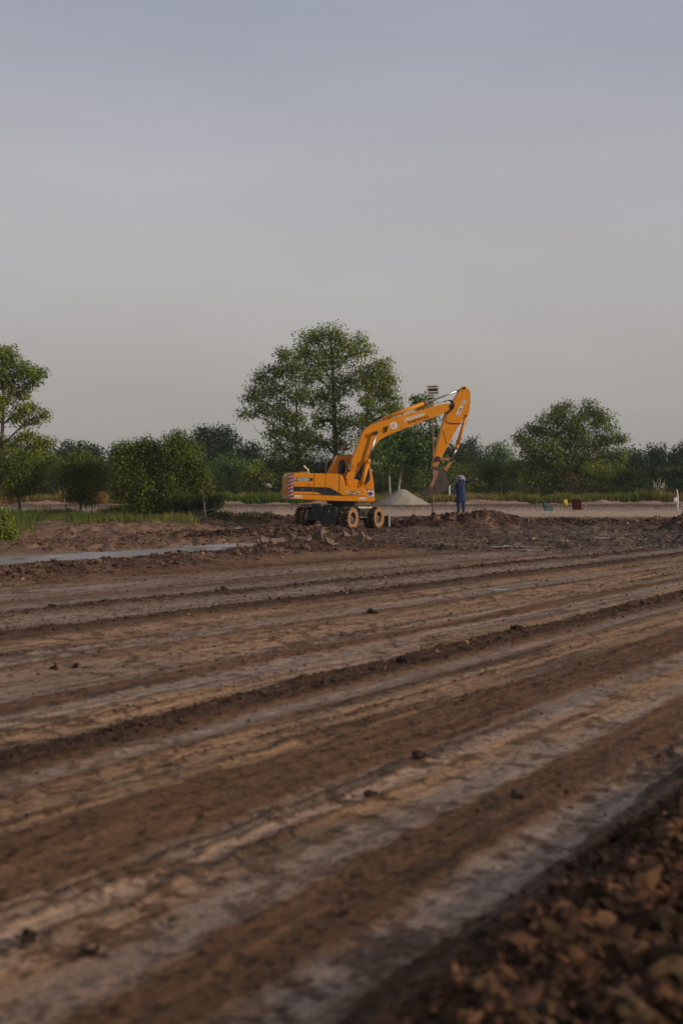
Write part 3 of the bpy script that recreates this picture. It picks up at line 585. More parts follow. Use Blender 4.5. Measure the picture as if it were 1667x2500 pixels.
for sgn, x0 in ((-1, 958), (1, 1042)): decal('wing', [(x0, 1478), (x0+sgn*28, 1452), (x0+sgn*52, 1462), (x0+sgn*42, 1470), (x0+sgn*62, 1476), (x0+sgn*30, 1480)], SR+.008, M['greyplate'], cwd)
mb = MB(); c0 = E(1000, 1470, SR+.009); mb.prism([c0+.11*math.cos(a)*FW+.05*math.sin(a)*UP for a in np.linspace(0, 6.283, 17)[:-1]], RT*.004); mb.build('emblem', M['rust'], cwd)
TX('lettering', 'CITYWIDE', 940, 1497, SR+.012, 17, M['white'], -1.5, 0, .03, 1.0, cwd)
# --- cab on the far side
C0, C1 = -.33, -1.22
cabp = [(688, 1240), (812, 1002), (830, 996), (905, 994), (1010, 990), (1140, 992), (1180, 1010), (1205, 1100), (1238, 1210), (1260, 1310), (1270, 1410), (1274, 1530), (1000, 1530), (870, 1500), (780, 1250)]
part('cab', cabp, C0, C1, M['orange'], .04, seg=3)
def win(pts, th=.012):
    fr_ = decal('window_frame', pts, C0, M['black'], th=th); c = np.mean(pts, 0); ins = [tuple(c+(np.array(p)-c)*.86) for p in pts]
    decal('pane', ins, C0+th, M['glass'], fr_, .004)
win([(818, 1236), (820, 1100), (830, 1072), (848, 1056), (880, 1054), (898, 1064), (905, 1088), (900, 1238)])
win([(950, 1240), (962, 1075), (1010, 1040), (1150, 1045), (1180, 1085), (1205, 1165), (1217, 1250), (1215, 1320), (1165, 1378), (1100, 1345), (1040, 1310), (1000, 1300)])
part('front_windscreen', [(1262, 1180), (1270, 1260), (1278, 1350), (1283, 1440), (1281, 1530), (1274, 1530), (1270, 1410), (1260, 1310), (1245, 1230)], C0-.05, C1+.05, M['glass'], 0)
wp = decal('cab_skirt', [(1182, 1442), (1269, 1444), (1271, 1528), (1186, 1526)], C0, M['white'], th=.01)
mb = MB(); c0 = E(1222, 1492, C0+.018); mb.prism([c0+.125*math.cos(a)*FW*(1+.15*math.sin(3*a))+.10*math.sin(a)*UP for a in np.linspace(0, 6.283, 21)[:-1]], RT*.004); mb.build('round_sticker', M['purple'], wp)
decal('dark_band', [(1182, 1440), (1270, 1442), (1270, 1450), (1182, 1448)], C0+.012, M['black'], wp)
# latched-open cab door and mirror behind
dr = part('cab_door', [(645, 1236), (650, 1130), (664, 1072), (690, 1046), (735, 1036), (830, 1036), (830, 1236)], C1-.02, C1-.08, M['black'], .015)
mb = MB(); plate(mb, [(658, 1226), (664, 1130), (680, 1084), (704, 1062), (800, 1056), (800, 1226)], C1-.005, C1-.02); mb.build('pane', M['greyplate'] if False else M['glass'], dr)
rodp = [E(x, y, C1+.0) for x, y in [(652, 1228), (658, 1150), (672, 1088), (692, 1066), (720, 1060), (770, 1060)]]
mb = MB(); mb.tube(curve(rodp), .016, 6); mb.build('trim', M['alu'], dr, 0, True)
part('wing_mirror', [(568, 1130), (576, 1114), (600, 1108), (645, 1112), (652, 1140), (648, 1205), (600, 1214), (572, 1200)], C1-.1, C1-.25, M['black'], .02)
rod('mirror_arm', [E(605, 1205, -1.35), E(600, 1232, -1.30)], .015, M['black'])
# roof fittings
rod('beacon_stem', [E(876, 996, -.7), E(876, 930, -.7)], .018, M['black'])
mb = MB(); c0 = E(873, 932, -.7); rr = [.075, .078, .07, .055, .02]; hh = [0, .05, .1, .15, .18]
mb.loft([[c0+UP*h+r_*np.array([math.cos(a), math.sin(a), 0]) for a in np.linspace(0, 6.283, 13)[:-1]] for r_, h in zip(rr, hh)]); mb.build('warning_beacon', M['redlens'], EXC, 0, True)
rod('antenna', [E(812, 1050, -.5), E(812, 790, -.5)], [.010, .004], M['steel'])
rod('cab_guard_rail', curve([E(x, y, .30) for x, y in [(806, 1236), (806, 1100), (808, 1012), (816, 1000), (860, 999), (904, 1000), (918, 1012)]], 30), .014, M['black'])
rod('diagonal_bar', [E(910, 1003, .75), E(1050, 1225, .75), E(1186, 1446, .75)], .015, M['black'])
rod('exhaust_pipe', curve([E(432, 1232, .5), E(432, 1200, .5), E(425, 1183, .5), E(400, 1163, .5), E(374, 1136, .5)]), [.035]*12+[.036]*8+[.04]*4, M['alu'])
rod('deck_rail', [E(320, 1224, -.2), E(322, 1216, -.2), E(420, 1216, -.2), E(422, 1224, -.2)], .012, M['alu'])
mb = MB()
for x, rr_, y0, y1 in ((760, .075, 1186, 1240), (735, .055, 1195, 1240), (690, .05, 1222, 1244)): 
    a, b = E(x, y0, .1), E(x, y1, .1); mb.tube([b, a+UP*-.03, a+UP*-.03, a, a], [rr_*.8, rr_*.8, rr_*1.1, rr_*1.1, .001], 12); mb.build('air_filter_cap', M['orange'], EXC, 0, False); mb = MB()
rod('hand_rail', curve([E(x, y, 1.0) for x, y in [(1014, 1418), (1014, 1392), (1024, 1382), (1068, 1383), (1078, 1394), (1078, 1420)]], 24), .014, M['orange'])
rod('hand_rail', curve([E(x, y, 1.0) for x, y in [(893, 1332), (925, 1332), (945, 1350), (965, 1388), (980, 1418)]], 24), .014, M['orange'])
part('swing_bracket', [(910, 1500), (915, 1330), (960, 1300), (1050, 1310), (1110, 1350), (1130, 1420), (1130, 1520)], .40, .30, M['orange'], .02)
part('swing_bracket', [(910, 1500), (915, 1330), (960, 1300), (1050, 1310), (1110, 1350), (1130, 1420), (1130, 1520)], -.27, -.32, M['orange'], .02)
part('valve_block', [(925, 1120), (962, 1112), (975, 1130), (972, 1205), (940, 1212), (930, 1170)], .36, .20, M['black'], .02)
part('valve_cover', [(938, 1124), (958, 1120), (962, 1180), (944, 1190)], .39, .37, M['steel'], .005)
for k in range(6): rod('hydraulic_hose', curve([E(880+8*k, 1290-6*k, .30-.1*k), E(900+6*k, 1225-9*k, .33-.1*k), E(925+10*k, 1180-14*k, .33-.1*k), E(950+11*k, 1120-16*k, .32-.1*k), E(990+9*k, 1040-18*k, .28-.08*k)], 18), .019, M['black'] if k % 3 else M['rust'], n=6)
# swing ring
mb = MB(); zc0 = .92; c0 = EX0.copy()
for r_, z0, z1 in ((.74, 1.26, 1.43), (.66, 1.12, 1.27), (.80, 1.04, 1.13)):
    mb.tube([c0+UP*z0, c0+UP*z1], r_, 40)
mb.build('swing_ring', M['black'], EXC)
# --- boom
BR = .24
boomp = [(905, 1290), (985, 1060), (1003, 1010), (1060, 880), (1108, 752), (1130, 700), (1160, 662), (1222, 612), (1310, 580), (1402, 560), (1602, 500), (1802, 442), (2002, 383), (2162, 342), (2242, 337), (2260, 360), (2256, 400), (2182, 456), (2022, 517), (1892, 566), (1762, 620), (1632, 672), (1502, 725), (1420, 760), (1352, 798), (1300, 850), (1262, 920), (1185, 1025), (1095, 1170), (1008, 1305), (975, 1345), (945, 1345), (925, 1325)]
bm_ = part('boom', boomp, BR, -BR, M['orange'], .016)
for (x0, y0, x1, y1) in ((1042, 948, 1196, 1010), (1562, 520, 1612, 670)):
    mb = MB(); mb.tube([E(x0, y0, BR+.003), E(x1, y1, BR+.003)], .008, 4); mb.build('weld_seam', M['dirtyorange'], bm_)
q = decal('round_emblem', [(1522+47*math.cos(a), 622+47*math.sin(a)) for a in np.linspace(0, 6.283, 29)[:-1]], BR, M['white'])
for rr_, m in ((38, 'greyplate'), (34, 'white'), (24, 'greyplate'), (20, 'white')):
    decal('ring', [(1522+rr_*math.cos(a), 622+rr_*math.sin(a)) for a in np.linspace(0, 6.283, 25)[:-1]], BR+.006+.003*(38-rr_)/14, M[m], q, .003)
TX('emblem_mark', 'Z', 1510, 638, BR+.022, 30, M['dirtyorange'], 20, 0, .03, 1, q)
lx = TX('boom_lettering', 'DOOSAN', 1652, 573, BR+.004, 40, M['white'], 17.6, .35, .035, 1.16, EXC)
TX('boom_lettering', 'DAEWOO', 1706, 600, BR+.004, 34, M['dark'], 16.6, 0, .02, 1.30, EXC)
part('boom_lamp', [(1420, 630), (1446, 626), (1449, 664), (1436, 672), (1430, 706), (1421, 706), (1424, 672), (1418, 664)], BR+.10, BR, M['black'], .008)
part('cylinder_bracket', [(1310, 584), (1392, 506), (1404, 500), (1416, 510), (1424, 552)], .10, -.10, M['orange'], .01)
mb = MB(); mb.tube([E(1398, 532, .13), E(1398, 532, -.13)], .055, 14); mb.build('pin', M['black'], EXC)
def cyl(p0, p1, p2, r0, r1, name, m=M['orange'], gland=1.18, gm=None, eye=None):
    p0, p1, p2 = map(np.asarray, (p0, p1, p2)); d = (p1-p0)/np.linalg.norm(p1-p0)
    b = rod(name, [p0, p0+d*.02, p1-d*.16], [r0*.7, r0, r0], m, n=14)
    mb = MB(); mb.tube([p1-d*.20, p1-d*.19, p1-d*.02, p1], [r0, r0*gland, r0*gland, r0*.8], 14); mb.build('gland', gm or m, b, 0, True)
    mb = MB(); mb.tube([p1-d*.05, p2], r1, 12); mb.build('rod', M['chrome'], b, 0, True)
    return b
for r in (.42, -.42):
    dx = (r-.42)*0
    cyl(E(1100, 1418, .42)+RT*(r-.42), E(1200, 1052, .42)+RT*(r-.42), E(1298, 728, .42)+RT*(r-.42), .105, .050, 'boom_cylinder', gland=1.22)
mb = MB(); mb.tube([E(1300, 712, .52), E(1300, 712, .52)-RT*1.04], .085, 16); mb.build('boom_pin', M['black'], EXC)
mb = MB(); mb.tube([E(1102, 1420, .52), E(1102, 1420, .52)-RT*1.04], .085, 14); mb.build('boom_pin', M['orange'], EXC)
cyl(E(1412, 525, .0), E(1950, 322, .0), E(2405, 152, .0), .100, .050, 'arm_cylinder', gland=1.1, gm=M['rust'])
# pipes along the boom and the bent hoses
for k, r in enumerate((.16, .05, -.05, -.16)):
    pts = [(960+4*k, 1160), (1085, 815), (1135, 690), (1222, 604), (1320, 572), (1500, 520), (1700, 462), (1900, 402), (2060, 352), (2160, 318)]
    rod('boom_pipe', curve([E(x, y-3, r)+UP*.012 for x, y in pts], 40), .017, M['black' if k % 2 else 'dirtyorange'], n=6)
for k in range(4):
    pts = [(1180-6*k, 634), (1230, 585+4*k), (1290, 540+4*k), (1350, 505+6*k), (1395, 498)]
    rod('hydraulic_hose', curve([E(x, y, .18-.11*k) for x, y in pts], 18), .018, M['black'], n=6)
for k in range(5):
    o = k*7
    pts = [(2160, 322-2*k), (2200, 305), (2245-o*.3, 298+o*.3), (2282-o, 325+o*.5), (2290-o, 365), (2272-o, 410), (2240-o, 440), (2205-o*.6, 470)]
    rod('hydraulic_hose', curve([E(x, y, .30-.05*k) for x, y in pts], 28), .020, M['black'], n=6)
rod('hydraulic_hose', curve([E(x, y, .22) for x, y in [(2215, 440), (2190, 500), (2190, 545), (2215, 580), (2260, 592), (2320, 594), (2380, 596), (2412, 604)]], 30), .017, M['black'], n=8)
# --- arm (stick)
SK = .17
armp = [(2040, 1036), (2052, 960), (2097, 780), (2147, 600), (2182, 462), (2230, 420), (2262, 380), (2278, 300), (2312, 255), (2352, 190), (2384, 146), (2398, 128), (2416, 119), (2438, 122), (2452, 136), (2494, 182), (2499, 320), (2490, 400), (2474, 486), (2452, 518), (2412, 524), (2400, 548), (2337, 645), (2282, 745), (2212, 880), (2142, 1010), (2134, 1038)]
am = part('arm', armp, SK, -SK, M['orange'], .014)
mb = MB()
for a, b in (((2182, 470), (2044, 1020)), ((2499, 322), (2400, 540)), ((2392, 182), (2490, 182)), ((2490, 186), (2494, 318))): mb.tube([E(*a, SK+.003), E(*b, SK+.003)], .010, 4)
mb.build('edge_weld', M['orange'], am)
mb = MB(); mb.tube([E(2420, 146, .22), E(2420, 146, -.22)], .06, 14); mb.build('pin', M['black'], EXC); mb = MB(); mb.tube([E(2437, 497, .20), E(2437, 497, -.20)], .05, 14); mb.build('pin', M['black'], EXC)
mb = MB(); mb.tube([E(2262, 372, .30), E(2262, 372, -.30)], .11, 16); mb.build('boom_tip_pin', M['black'], EXC)
s1 = decal('sticker', [(2405, 292), (2448, 303), (2420, 372), (2378, 365)], SK, M['greyplate']); s2 = decal('sticker', [(2364, 367), (2404, 378), (2352, 502), (2313, 486)], SK, M['white'])
decal('print', [(2414, 345), (2424, 348), (2417, 364), (2408, 361)], SK+.006, M['dark'], s1)
for (x, y) in ((2372, 392), (2362, 412), (2352, 436), (2338, 470)): decal('print', [(x, y), (x+16, y+5), (x+10, y+22), (x-5, y+16)], SK+.006, M['dark'], s2)
TX('arm_lettering', 'MAX:1759 KG', 2141, 692, SK+.004, 16, M['dark'], -75.5, 0, .02, 1.3, EXC)
# bucket cylinder and links
cyl(E(2434, 520, 0), E(2318, 918, 0), E(2272, 1040, 0), .082, .036, 'bucket_cylinder', gland=1.15)
rod('cylinder_pipe', [E(2462, 530, .05), E(2440, 610, .05), E(2420, 612, .05)], .012, M['rust'])
def bar(name, a, b, w0, w1, r, th, m):
    a, b = E(*a, r), E(*b, r); d = (b-a)/np.linalg.norm(b-a); n = np.cross(d, RT); th_ = RT*-th
    pts = [a+n*w0*math.cos(t)-d*w0*math.sin(t) for t in np.linspace(0, math.pi, 7)]+[b-n*w1*math.cos(t)+d*w1*math.sin(t) for t in np.linspace(0, math.pi, 7)]
    mb = MB(); mb.prism(pts, th_); return mb.build(name, m, EXC, .006)
for r in (.24, -.19):
    bar('tipping_link', (2078, 1042), (2266, 1058), .07, .075, r, .05, M['rust'])
for r in (.15, -.10): bar('bucket_link', (2266, 1060), (2165, 1206), .07, .075, r, .05, M['dirtyorange'])
part('arm_tip', [(2038, 1030), (2136, 1030), (2090, 1120), (2062, 1185), (2006, 1190), (2012, 1120)], .14, -.14, M['dirtyorange'], .02)
mb = MB()
for (x, y, rr_) in ((2078, 1044, .13), ): mb.tube([E(x, y, .27), E(x, y, -.27)], rr_, 16)
mb.build('link_boss', M['bucket'], EXC)
mb = MB()
for (x, y, rr_) in ((2266, 1058, .075), (2164, 1208, .085)): mb.tube([E(x, y, .30), E(x, y, -.30)], rr_, 16); mb.build('pin', M['bucket'], EXC); mb = MB()
# --- bucket
def B(x, y): return (1777+x*.4, 888.5+y*.4)
BW = .46
side = [B(*q) for q in [(575, 745), (740, 700), (960, 740), (1010, 860), (1060, 960), (1110, 1080), (1128, 1160), (1122, 1300), (1095, 1380), (1040, 1425), (860, 1480), (520, 1540), (440, 1500), (500, 1300), (580, 1100), (605, 900)]]
bk = part('bucket', side, BW, BW-.035, M['bucket'], .005)
part('bucket_side', side, -BW+.035, -BW, M['bucket'], .005, root=bk)
back = [B(*q) for q in [(960, 740), (1010, 860), (1060, 960), (1110, 1080), (1128, 1160), (1122, 1300), (1095, 1380), (1040, 1425), (860, 1480), (520, 1545), (400, 1570), (250, 1590)]]
mb = MB(); v = []
for x, y in back: a = E(x, y, BW); v += [a, a-RT*2*BW]
cb = np.mean(v, 0)
for x, y in back: a = E(x, y, BW); d = cb-a; d -= (d@RT)*RT; d /= np.linalg.norm(d); a = a+d*.03; v += [a, a-RT*2*BW]
n_ = len(back); f = [(2*i, 2*i+1, 2*i+3, 2*i+2) for i in range(n_-1)]+[(2*n_+2*i, 2*n_+2*i+2, 2*n_+2*i+3, 2*n_+2*i+1) for i in range(n_-1)]
mb.add(v, f); mb.build('bucket_shell', M['bucket'], bk)
part('bucket_hinge_plate', [B(*q) for q in [(560, 740), (600, 620), (700, 640), (800, 720), (960, 740), (1020, 800), (1020, 880), (880, 840), (600, 790)]], .20, .15, M['bucket'], .008, root=bk)
part('bucket_hinge_plate', [B(*q) for q in [(560, 740), (600, 620), (700, 640), (800, 720), (960, 740), (1020, 800), (1020, 880), (880, 840), (600, 790)]], -.15, -.20, M['bucket'], .008, root=bk)
part('wear_strip', [B(*q) for q in [(585, 765), (760, 760), (800, 790), (760, 900), (690, 1080), (600, 1310), (486, 1292), (560, 1120), (612, 960)]], BW+.02, BW, M['rust'], .006, root=bk)
part('wear_strip', [B(*q) for q in [(520, 1500), (860, 1430), (1010, 1365), (1095, 1290), (1095, 1380), (1040, 1425), (860, 1480), (520, 1545)]], BW+.015, BW, M['bucket'], .006, root=bk)
for (x, y, rr_) in ((920, 1120, .155), (735, 1275, .145)):
    c0 = E(*B(x, y), BW); mb = MB(); mb.tube([c0, c0+RT*.012, c0+RT*.02], [rr_, rr_, rr_*.9], 26); o = mb.build('wear_disc', M['bucket'], bk)
part('side_cutter', [B(*q) for q in [(470, 1290), (550, 1330), (560, 1400), (520, 1540), (380, 1560), (250, 1570), (240, 1500), (330, 1390)]], BW+.03, BW-.03, M['bucket'], .012, root=bk)
for (x, y) in ((400, 1420), (460, 1380), (500, 1440), (430, 1490)):
    c0 = E(*B(x, y), BW+.03); mb = MB(); mb.tube([c0, c0+RT*.03], .022, 6); mb.build('bolt', M['black'], bk)
for k in range(5):
    r = BW-.04-k*(2*BW-.08)/4
    part('tooth', [B(*q) for q in [(380, 1548), (300, 1560), (130, 1612), (200, 1622), (380, 1600), (520, 1565), (500, 1545)]], r+.035, r-.035, M['steel'] if k else M['gsteel'], .008, root=bk)
# --- undercarriage
LG = np.array([.5, .866, 0]); WR = np.array([.866, -.5, 0]); UC = np.array([-.09, 70.0, 0]); gz0 = 0.02
def UCP(l, r, z): return UC+LG*l+WR*r+UP*z
ax3 = np.stack([LG, WR, UP])
def ubox(name, l, r, z, hl, hr, hz, m, bevel=.015, root=EXC):
    mb = MB(); mb.box(UCP(l, r, z), (hl, hr, hz), ax3); return mb.build(name, m, root, bevel)
ubox('chassis', 0, 0, .85, 1.45, .42, .20, M['black'])
ubox('front_axle', -1.3, 0, .53, .12, 1.2, .10, M['black']); ubox('rear_axle', 1.3, 0, .53, .12, 1.2, .10, M['black'])
TR = .53
def wheel_parts():
    # tyre about the local Y axis (+Y outer side), centre at the origin
    prof = [(-.14, .30), (-.15, .40), (-.145, .47), (-.12, .505), (0, .515), (.12, .505), (.145, .47), (.15, .40), (.14, .30)]
    n = 48; mb = MB()
    rings = [[np.array([r*math.cos(a), y, r*math.sin(a)]) for a in np.linspace(0, 2*math.pi, n, endpoint=False)] for y, r in prof]
    mb.loft(rings, caps=False)
    nn = len(mb.f); mb.mi = [1 if (i//n) in (5, 6, 7) else 0 for i in range(nn)]
    rg = random.Random(4)
    for k in range(22):
        for sgn in (-1, 1):
            a = (k+.5*(sgn > 0))*2*math.pi/22; er = np.array([math.cos(a), 0, math.sin(a)]); et = np.array([-math.sin(a), 0, math.cos(a)]); ey = np.array([0, 1, 0.])
            d = (ey*sgn*.9+et*.35); d /= np.linalg.norm(d); s2 = np.cross(d, er)
            mb.box(er*(.520+rg.uniform(-.006, .012))+ey*sgn*.083, (.075, .030, .024), np.stack([d, s2, er]), 1 if sgn > 0 and rg.random() < .5 else 0)
            if sgn > 0: mb.box(er*.485+ey*.142, (.035, .030, .014), np.stack([er, et, ey]), 1)
    return mb
tyre0 = wheel_parts()
def tmat(c, face):
    ey = WR*face; er = LG; return c, np.stack([er, ey, UP])
tm = None
def make_wheel(l, r, face, ang):
    global tm
    c = UCP(l, r, TR+gz0); ex = LG*math.cos(ang)+UP*math.sin(ang); ez = -LG*math.sin(ang)+UP*math.cos(ang); R_ = np.stack([ex, WR*face, ez])
    mb = MB(); mb.tube([c-WR*face*.10, c+WR*face*.02], .12, 16); mb.tube([c+WR*face*.02, c+WR*face*.09], [.09, .06], 12); h = mb.build('wheel', M['rim'], EXC)
    v = np.vstack(tyre0.v)@R_+c; t = MB(); t.v = [v]; t.f = tyre0.f; t.mi = tyre0.mi; t.n = len(v); t.build('tyre', [M['rubber'], M['mudface']], h)
    mb = MB(); n = 32; rg_ = [(.135, .315), (.125, .30), (.05, .285), (-.02, .27), (-.03, .22), (.0, .10)]
    mb.loft([[c+(ex*math.cos(a)+ez*math.sin(a))*q+WR*face*y for a in np.linspace(0, 6.2832, n+1)[:-1]] for y, q in rg_], caps=False); mb.mi = [0 if i//n < 2 else 1 for i in range(len(mb.f))]
    mb.build('rim', [M['mudface'], M['black']], h, 0, True)
for l in (-1.3, 1.3):
    for sgn in (1, -1):
        make_wheel(l, sgn*1.36, sgn, .3*l+sgn); make_wheel(l, sgn*1.02, sgn, .9*l+sgn)
# side step box between the right wheels
def UX(cx, cy, r):      # on the upright plane r to the right of the undercarriage
    kx = (670+cx/5.2267-CX)/FPX; l = (kx*(UC[1]+WR[1]*r)-UC[0]-WR[0]*r)/(LG[0]-kx*LG[1]); p = UC+LG*l+WR*r; p[2] = CAMZ-(920+cy/5.2267-HOR)/FPX*p[1]; return p
def upart(name, pts, r0, r1, m, bevel=.008, root=EXC):
    mb = MB(); mb.prism([UX(x, y, r0) for x, y in pts], WR*(r1-r0)); return mb.build(name, m, root, bevel)
sb_ = upart('step_box', [(1088, 1684), (1278, 1684), (1262, 1802), (1098, 1800)], 1.10, .45, M['gsteel'])
upart('recess_shade', [(1098, 1712), (1150, 1714), (1148, 1782), (1100, 1780)], 1.112, 1.105, M['dark'], 0, sb_); upart('recess_shade', [(1200, 1714), (1252, 1714), (1246, 1782), (1200, 1782)], 1.112, 1.105, M['dark'], 0, sb_)  # flat dark plates on the box face; the recesses' shade is in their colour
upart('step_plate', [(1068, 1656), (1288, 1660), (1288, 1678), (1078, 1678)], 1.22, .45, M['alu'], .005)
upart('step_rail', [(1090, 1786), (1262, 1788), (1262, 1800), (1092, 1800)], 1.16, 1.10, M['steel'], .003)
# near-end stabiliser plates, curved with a pale worn lip, and the far-end blade
def EP(cx, cy, l):      # on the upright plane l along the undercarriage
    kx = (670+cx/5.2267-CX)/FPX; r = (kx*(UC[1]+LG[1]*l)-UC[0]-LG[0]*l)/(WR[0]-kx*WR[1]); p = UC+LG*l+WR*r; p[2] = CAMZ-(920+cy/5.2267-HOR)/FPX*p[1]; return p
def epart(name, pts, l0, l1, m, bevel=.01, root=EXC):
    mb = MB(); mb.prism([EP(x, y, l0) for x, y in pts], LG*(l1-l0)); return mb.build(name, m, root, bevel)
bl = epart('stabiliser_plate', [(484, 1640), (600, 1650), (622, 1650), (590, 1740), (562, 1812), (420, 1806), (446, 1760)], -1.95, -1.85, M['black'])
mb = MB(); mb.tube(curve([EP(x, y, -1.96) for x, y in [(486, 1638), (470, 1700), (446, 1760), (412, 1808)]], 14), .014, 6); mb.tube([EP(408, 1812, -1.97), EP(560, 1820, -1.97)], .026, 6); mb.tube(curve([EP(x, y, -1.97) for x, y in [(618, 1655), (606, 1710), (588, 1770), (566, 1818)]], 14), .016, 6); mb.build('worn_lip', M['gsteel'], bl, 0, True)
b3 = epart('stabiliser_plate', [(626, 1645), (780, 1660), (790, 1760), (780, 1920), (600, 1915), (578, 1850), (606, 1740)], -1.88, -1.70, M['black'])
mb = MB()
for x in (640, 665, 690, 712): mb.tube([EP(x, 1650, -1.92), EP(x+3, 1632, -1.85), EP(x+12, 1624, -1.8), EP(x+18, 1640, -1.8)], .03, 6)
for x in (490, 520, 548, 575): mb.tube([EP(x, 1652, -1.98), EP(x+3, 1626, -1.92), EP(x+12, 1616, -1.9), EP(x+18, 1636, -1.85)], .03, 6)
mb.build('hinge_knuckles', M['black'], EXC)
epart('lamp_mark', [(690, 1700), (698, 1700), (698, 1730), (690, 1730)], -1.90, -1.88, M['white'], 0, b3)
epart('fender_bar', [(340, 1634), (560, 1618), (564, 1630), (342, 1648)], -1.2, -1.0, M['black'])
bb = epart('dozer_blade', [(1395, 1772), (1462, 1776), (1464, 1912), (1400, 1908)], 2.1, 2.2, M['gsteel']); epart('blade_lip', [(1450, 1772), (1464, 1776), (1466, 1912), (1448, 1908)], 2.04, 2.1, M['alu'], .004, bb)
epart('blade_peg', [(1437, 1752), (1444, 1752), (1446, 1775), (1438, 1775)], 2.12, 2.16, M['black'], 0, bb)
ubox('blade_arm', 1.85, .4, .45, .35, .06, .06, M['black']); ubox('blade_arm', 1.85, -.4, .45, .35, .06, .06, M['black']); ubox('blade_arm', -1.6, .0, .55, .3, .3, .12, M['black'])
ubox('gearbox', .0, 0, .45, .35, .25, .12, M['black'])
# ------------------------------------------------------------------ the man on the bank
def person():
    Y = 68.0; s = Y/FPX; zf = 2-(1254-HOR)*s; x0 = (1123.5-CX)*s
    g = gz(x0, Y); P_ = empty('person', (x0, Y, zf), 'person in long blue tunic and lilac head cloth pointing with an outstretched arm', 'person')
    def q(px, py, dy=0): return np.array([(1080+px/8.711-CX)*s, Y+dy, 2-(1150+py/8.711-HOR)*s])
    V = [q(392, 330), q(392, 250), q(392, 222, .0), q(388, 200, -.02), q(384, 165, -.03), q(382, 132, .0),           # 0 chest..head
         q(315, 250), q(278, 340, .02), q(258, 440, -.03), q(252, 500, -.05),                        # right arm 6-9
         q(470, 232), q(560, 212, -.06), q(655, 175, -.10), q(700, 168, -.12),                       # left arm 10-13
         q(392, 520), q(335, 620), q(335, 760, -.03), q(340, 880, .0), q(335, 908, -.14),            # 14 pelvis, right leg 15-18
         q(440, 620), q(440, 760, -.03), q(438, 885, .0), q(436, 915, -.16)]
    Ed = [(14, 0), (0, 1), (1, 2), (2, 3), (3, 4), (4, 5), (1, 6), (6, 7), (7, 8), (8, 9), (1, 10), (10, 11), (11, 12), (12, 13), (14, 15), (15, 16), (16, 17), (17, 18), (14, 19), (19, 20), (20, 21), (21, 22)]
    R = [.14, .13, .055, .075, .10, .085, .06, .045, .035, .028, .06, .042, .034, .030, .14, .08, .055, .038, .035, .08, .055, .038, .035]
    # fingers
    def hand(i, d, side, sp):
        base = V[i]; d = d/np.linalg.norm(d); side = side/np.linalg.norm(side)
        for k, (o, ln) in enumerate(((-.028, .085), (-.009, .098), (.010, .092), (.028, .075))):
            a = base+d*.05+side*o; b = a+d*ln*.5+side*o*sp; c = b+d*ln*.5+UP*-.006
            n = len(V); V.extend([a, b, c]); Ed.extend([(i, n), (n, n+1), (n+1, n+2)]); R.extend([.0105, .0095, .008])
        a = base+side*-.035; b = a+d*.035+side*-.03; n = len(V); V.extend([a, b]); Ed.extend([(i, n), (n, n+1)]); R.extend([.013, .010])
    hand(13, q(775, 180, -.12)-V[13], np.array([.05, -.35, -1.]), .5)
    hand(9, np.array([.0, -.1, -1.]), np.array([0, 1., -.05]), .1)
    # pelvis first for the skin root
    order = [14]+[i for i in range(len(V)) if i != 14]; inv = {o: k for k, o in enumerate(order)}
    skin('body', [V[o] for o in order], [(inv[a], inv[b]) for a, b in Ed], [R[o] for o in order], M['skin'], P_, 1)
    # tunic: loft from collar to hem, with folds
    rows = [(228, 355, 425, .08), (238, 318, 455, .10), (262, 300, 474, .125), (330, 302, 476, .135), (400, 304, 476, .14), (470, 300, 480, .15), (540, 296, 486, .16), (600, 292, 490, .165), (645, 290, 492, .17)]
    rings = []
    for j, (py, xa, xb, dp) in enumerate(rows):
        c = q((xa+xb)/2, py); hw = (xb-xa)/2/8.711*s; r = []
        for a in np.linspace(0, 2*math.pi, 48, endpoint=False):
            fold = 1+.045*(j/8)*math.sin(9*a+1.2*math.sin(j*.5))+.02*(j/8)*math.sin(17*a)
            r.append(c+np.array([math.copysign(abs(math.cos(a))**.8, math.cos(a))*hw*fold, math.sin(a)*dp*fold, .012*math.sin(5*a)*(j == 8)]))
        rings.append(r)
    mb = MB(); mb.loft(rings, caps=False); mb.add([*rings[0]], [tuple(range(48))]); mb.build('tunic', M['blue'], P_, 0, True)
    def sleeve(pts, r):
        mb = MB(); k = curve(pts, 16); rr_ = np.interp(np.linspace(0, 1, 16), np.linspace(0, 1, len(r)), r)*(1+.07*np.sin(np.arange(16)*2.1)); mb.tube(k, rr_, 16); return mb.build('sleeve', M['blue'], P_, 0, True)
    sleeve([q(335, 245), q(300, 285), q(276, 350, .02), q(260, 430, -.03), q(252, 488, -.05)], [.085, .078, .070, .062, .055])
    sleeve([q(430, 240), q(485, 235), q(560, 214, -.06), q(630, 185, -.09), q(682, 168, -.115)], [.085, .08, .072, .060, .050])
    for xs in ((350, 336, 336, 340, 340), (428, 438, 440, 440, 438)):
        pts = [q(xs[0], 560), q(xs[1], 640), q(xs[2], 740, -.03), q(xs[3], 830, -.01), q(xs[4], 888, 0)]
        mb = MB(); k = curve(pts, 16); rr_ = np.interp(np.linspace(0, 1, 16), np.linspace(0, 1, 5), [.12, .105, .085, .07, .058])*(1+.04*np.sin(np.arange(16)*1.7)); mb.tube(k, rr_, 18); mb.build('trouser_leg', M['blue'], P_, 0, True)
    for x in (336, 436):
        c = q(x, 918, -.07); mb = MB(); mb.loft([[c+np.array([.05*math.cos(a)*w_, .13*math.sin(a)*w_, z_]) for a in np.linspace(0, 6.283, 17)[:-1]] for w_, z_ in ((1, 0), (1, .03), (.8, .06), (.5, .075))]); mb.build('sandal', M['shoe'], P_, 0, True)
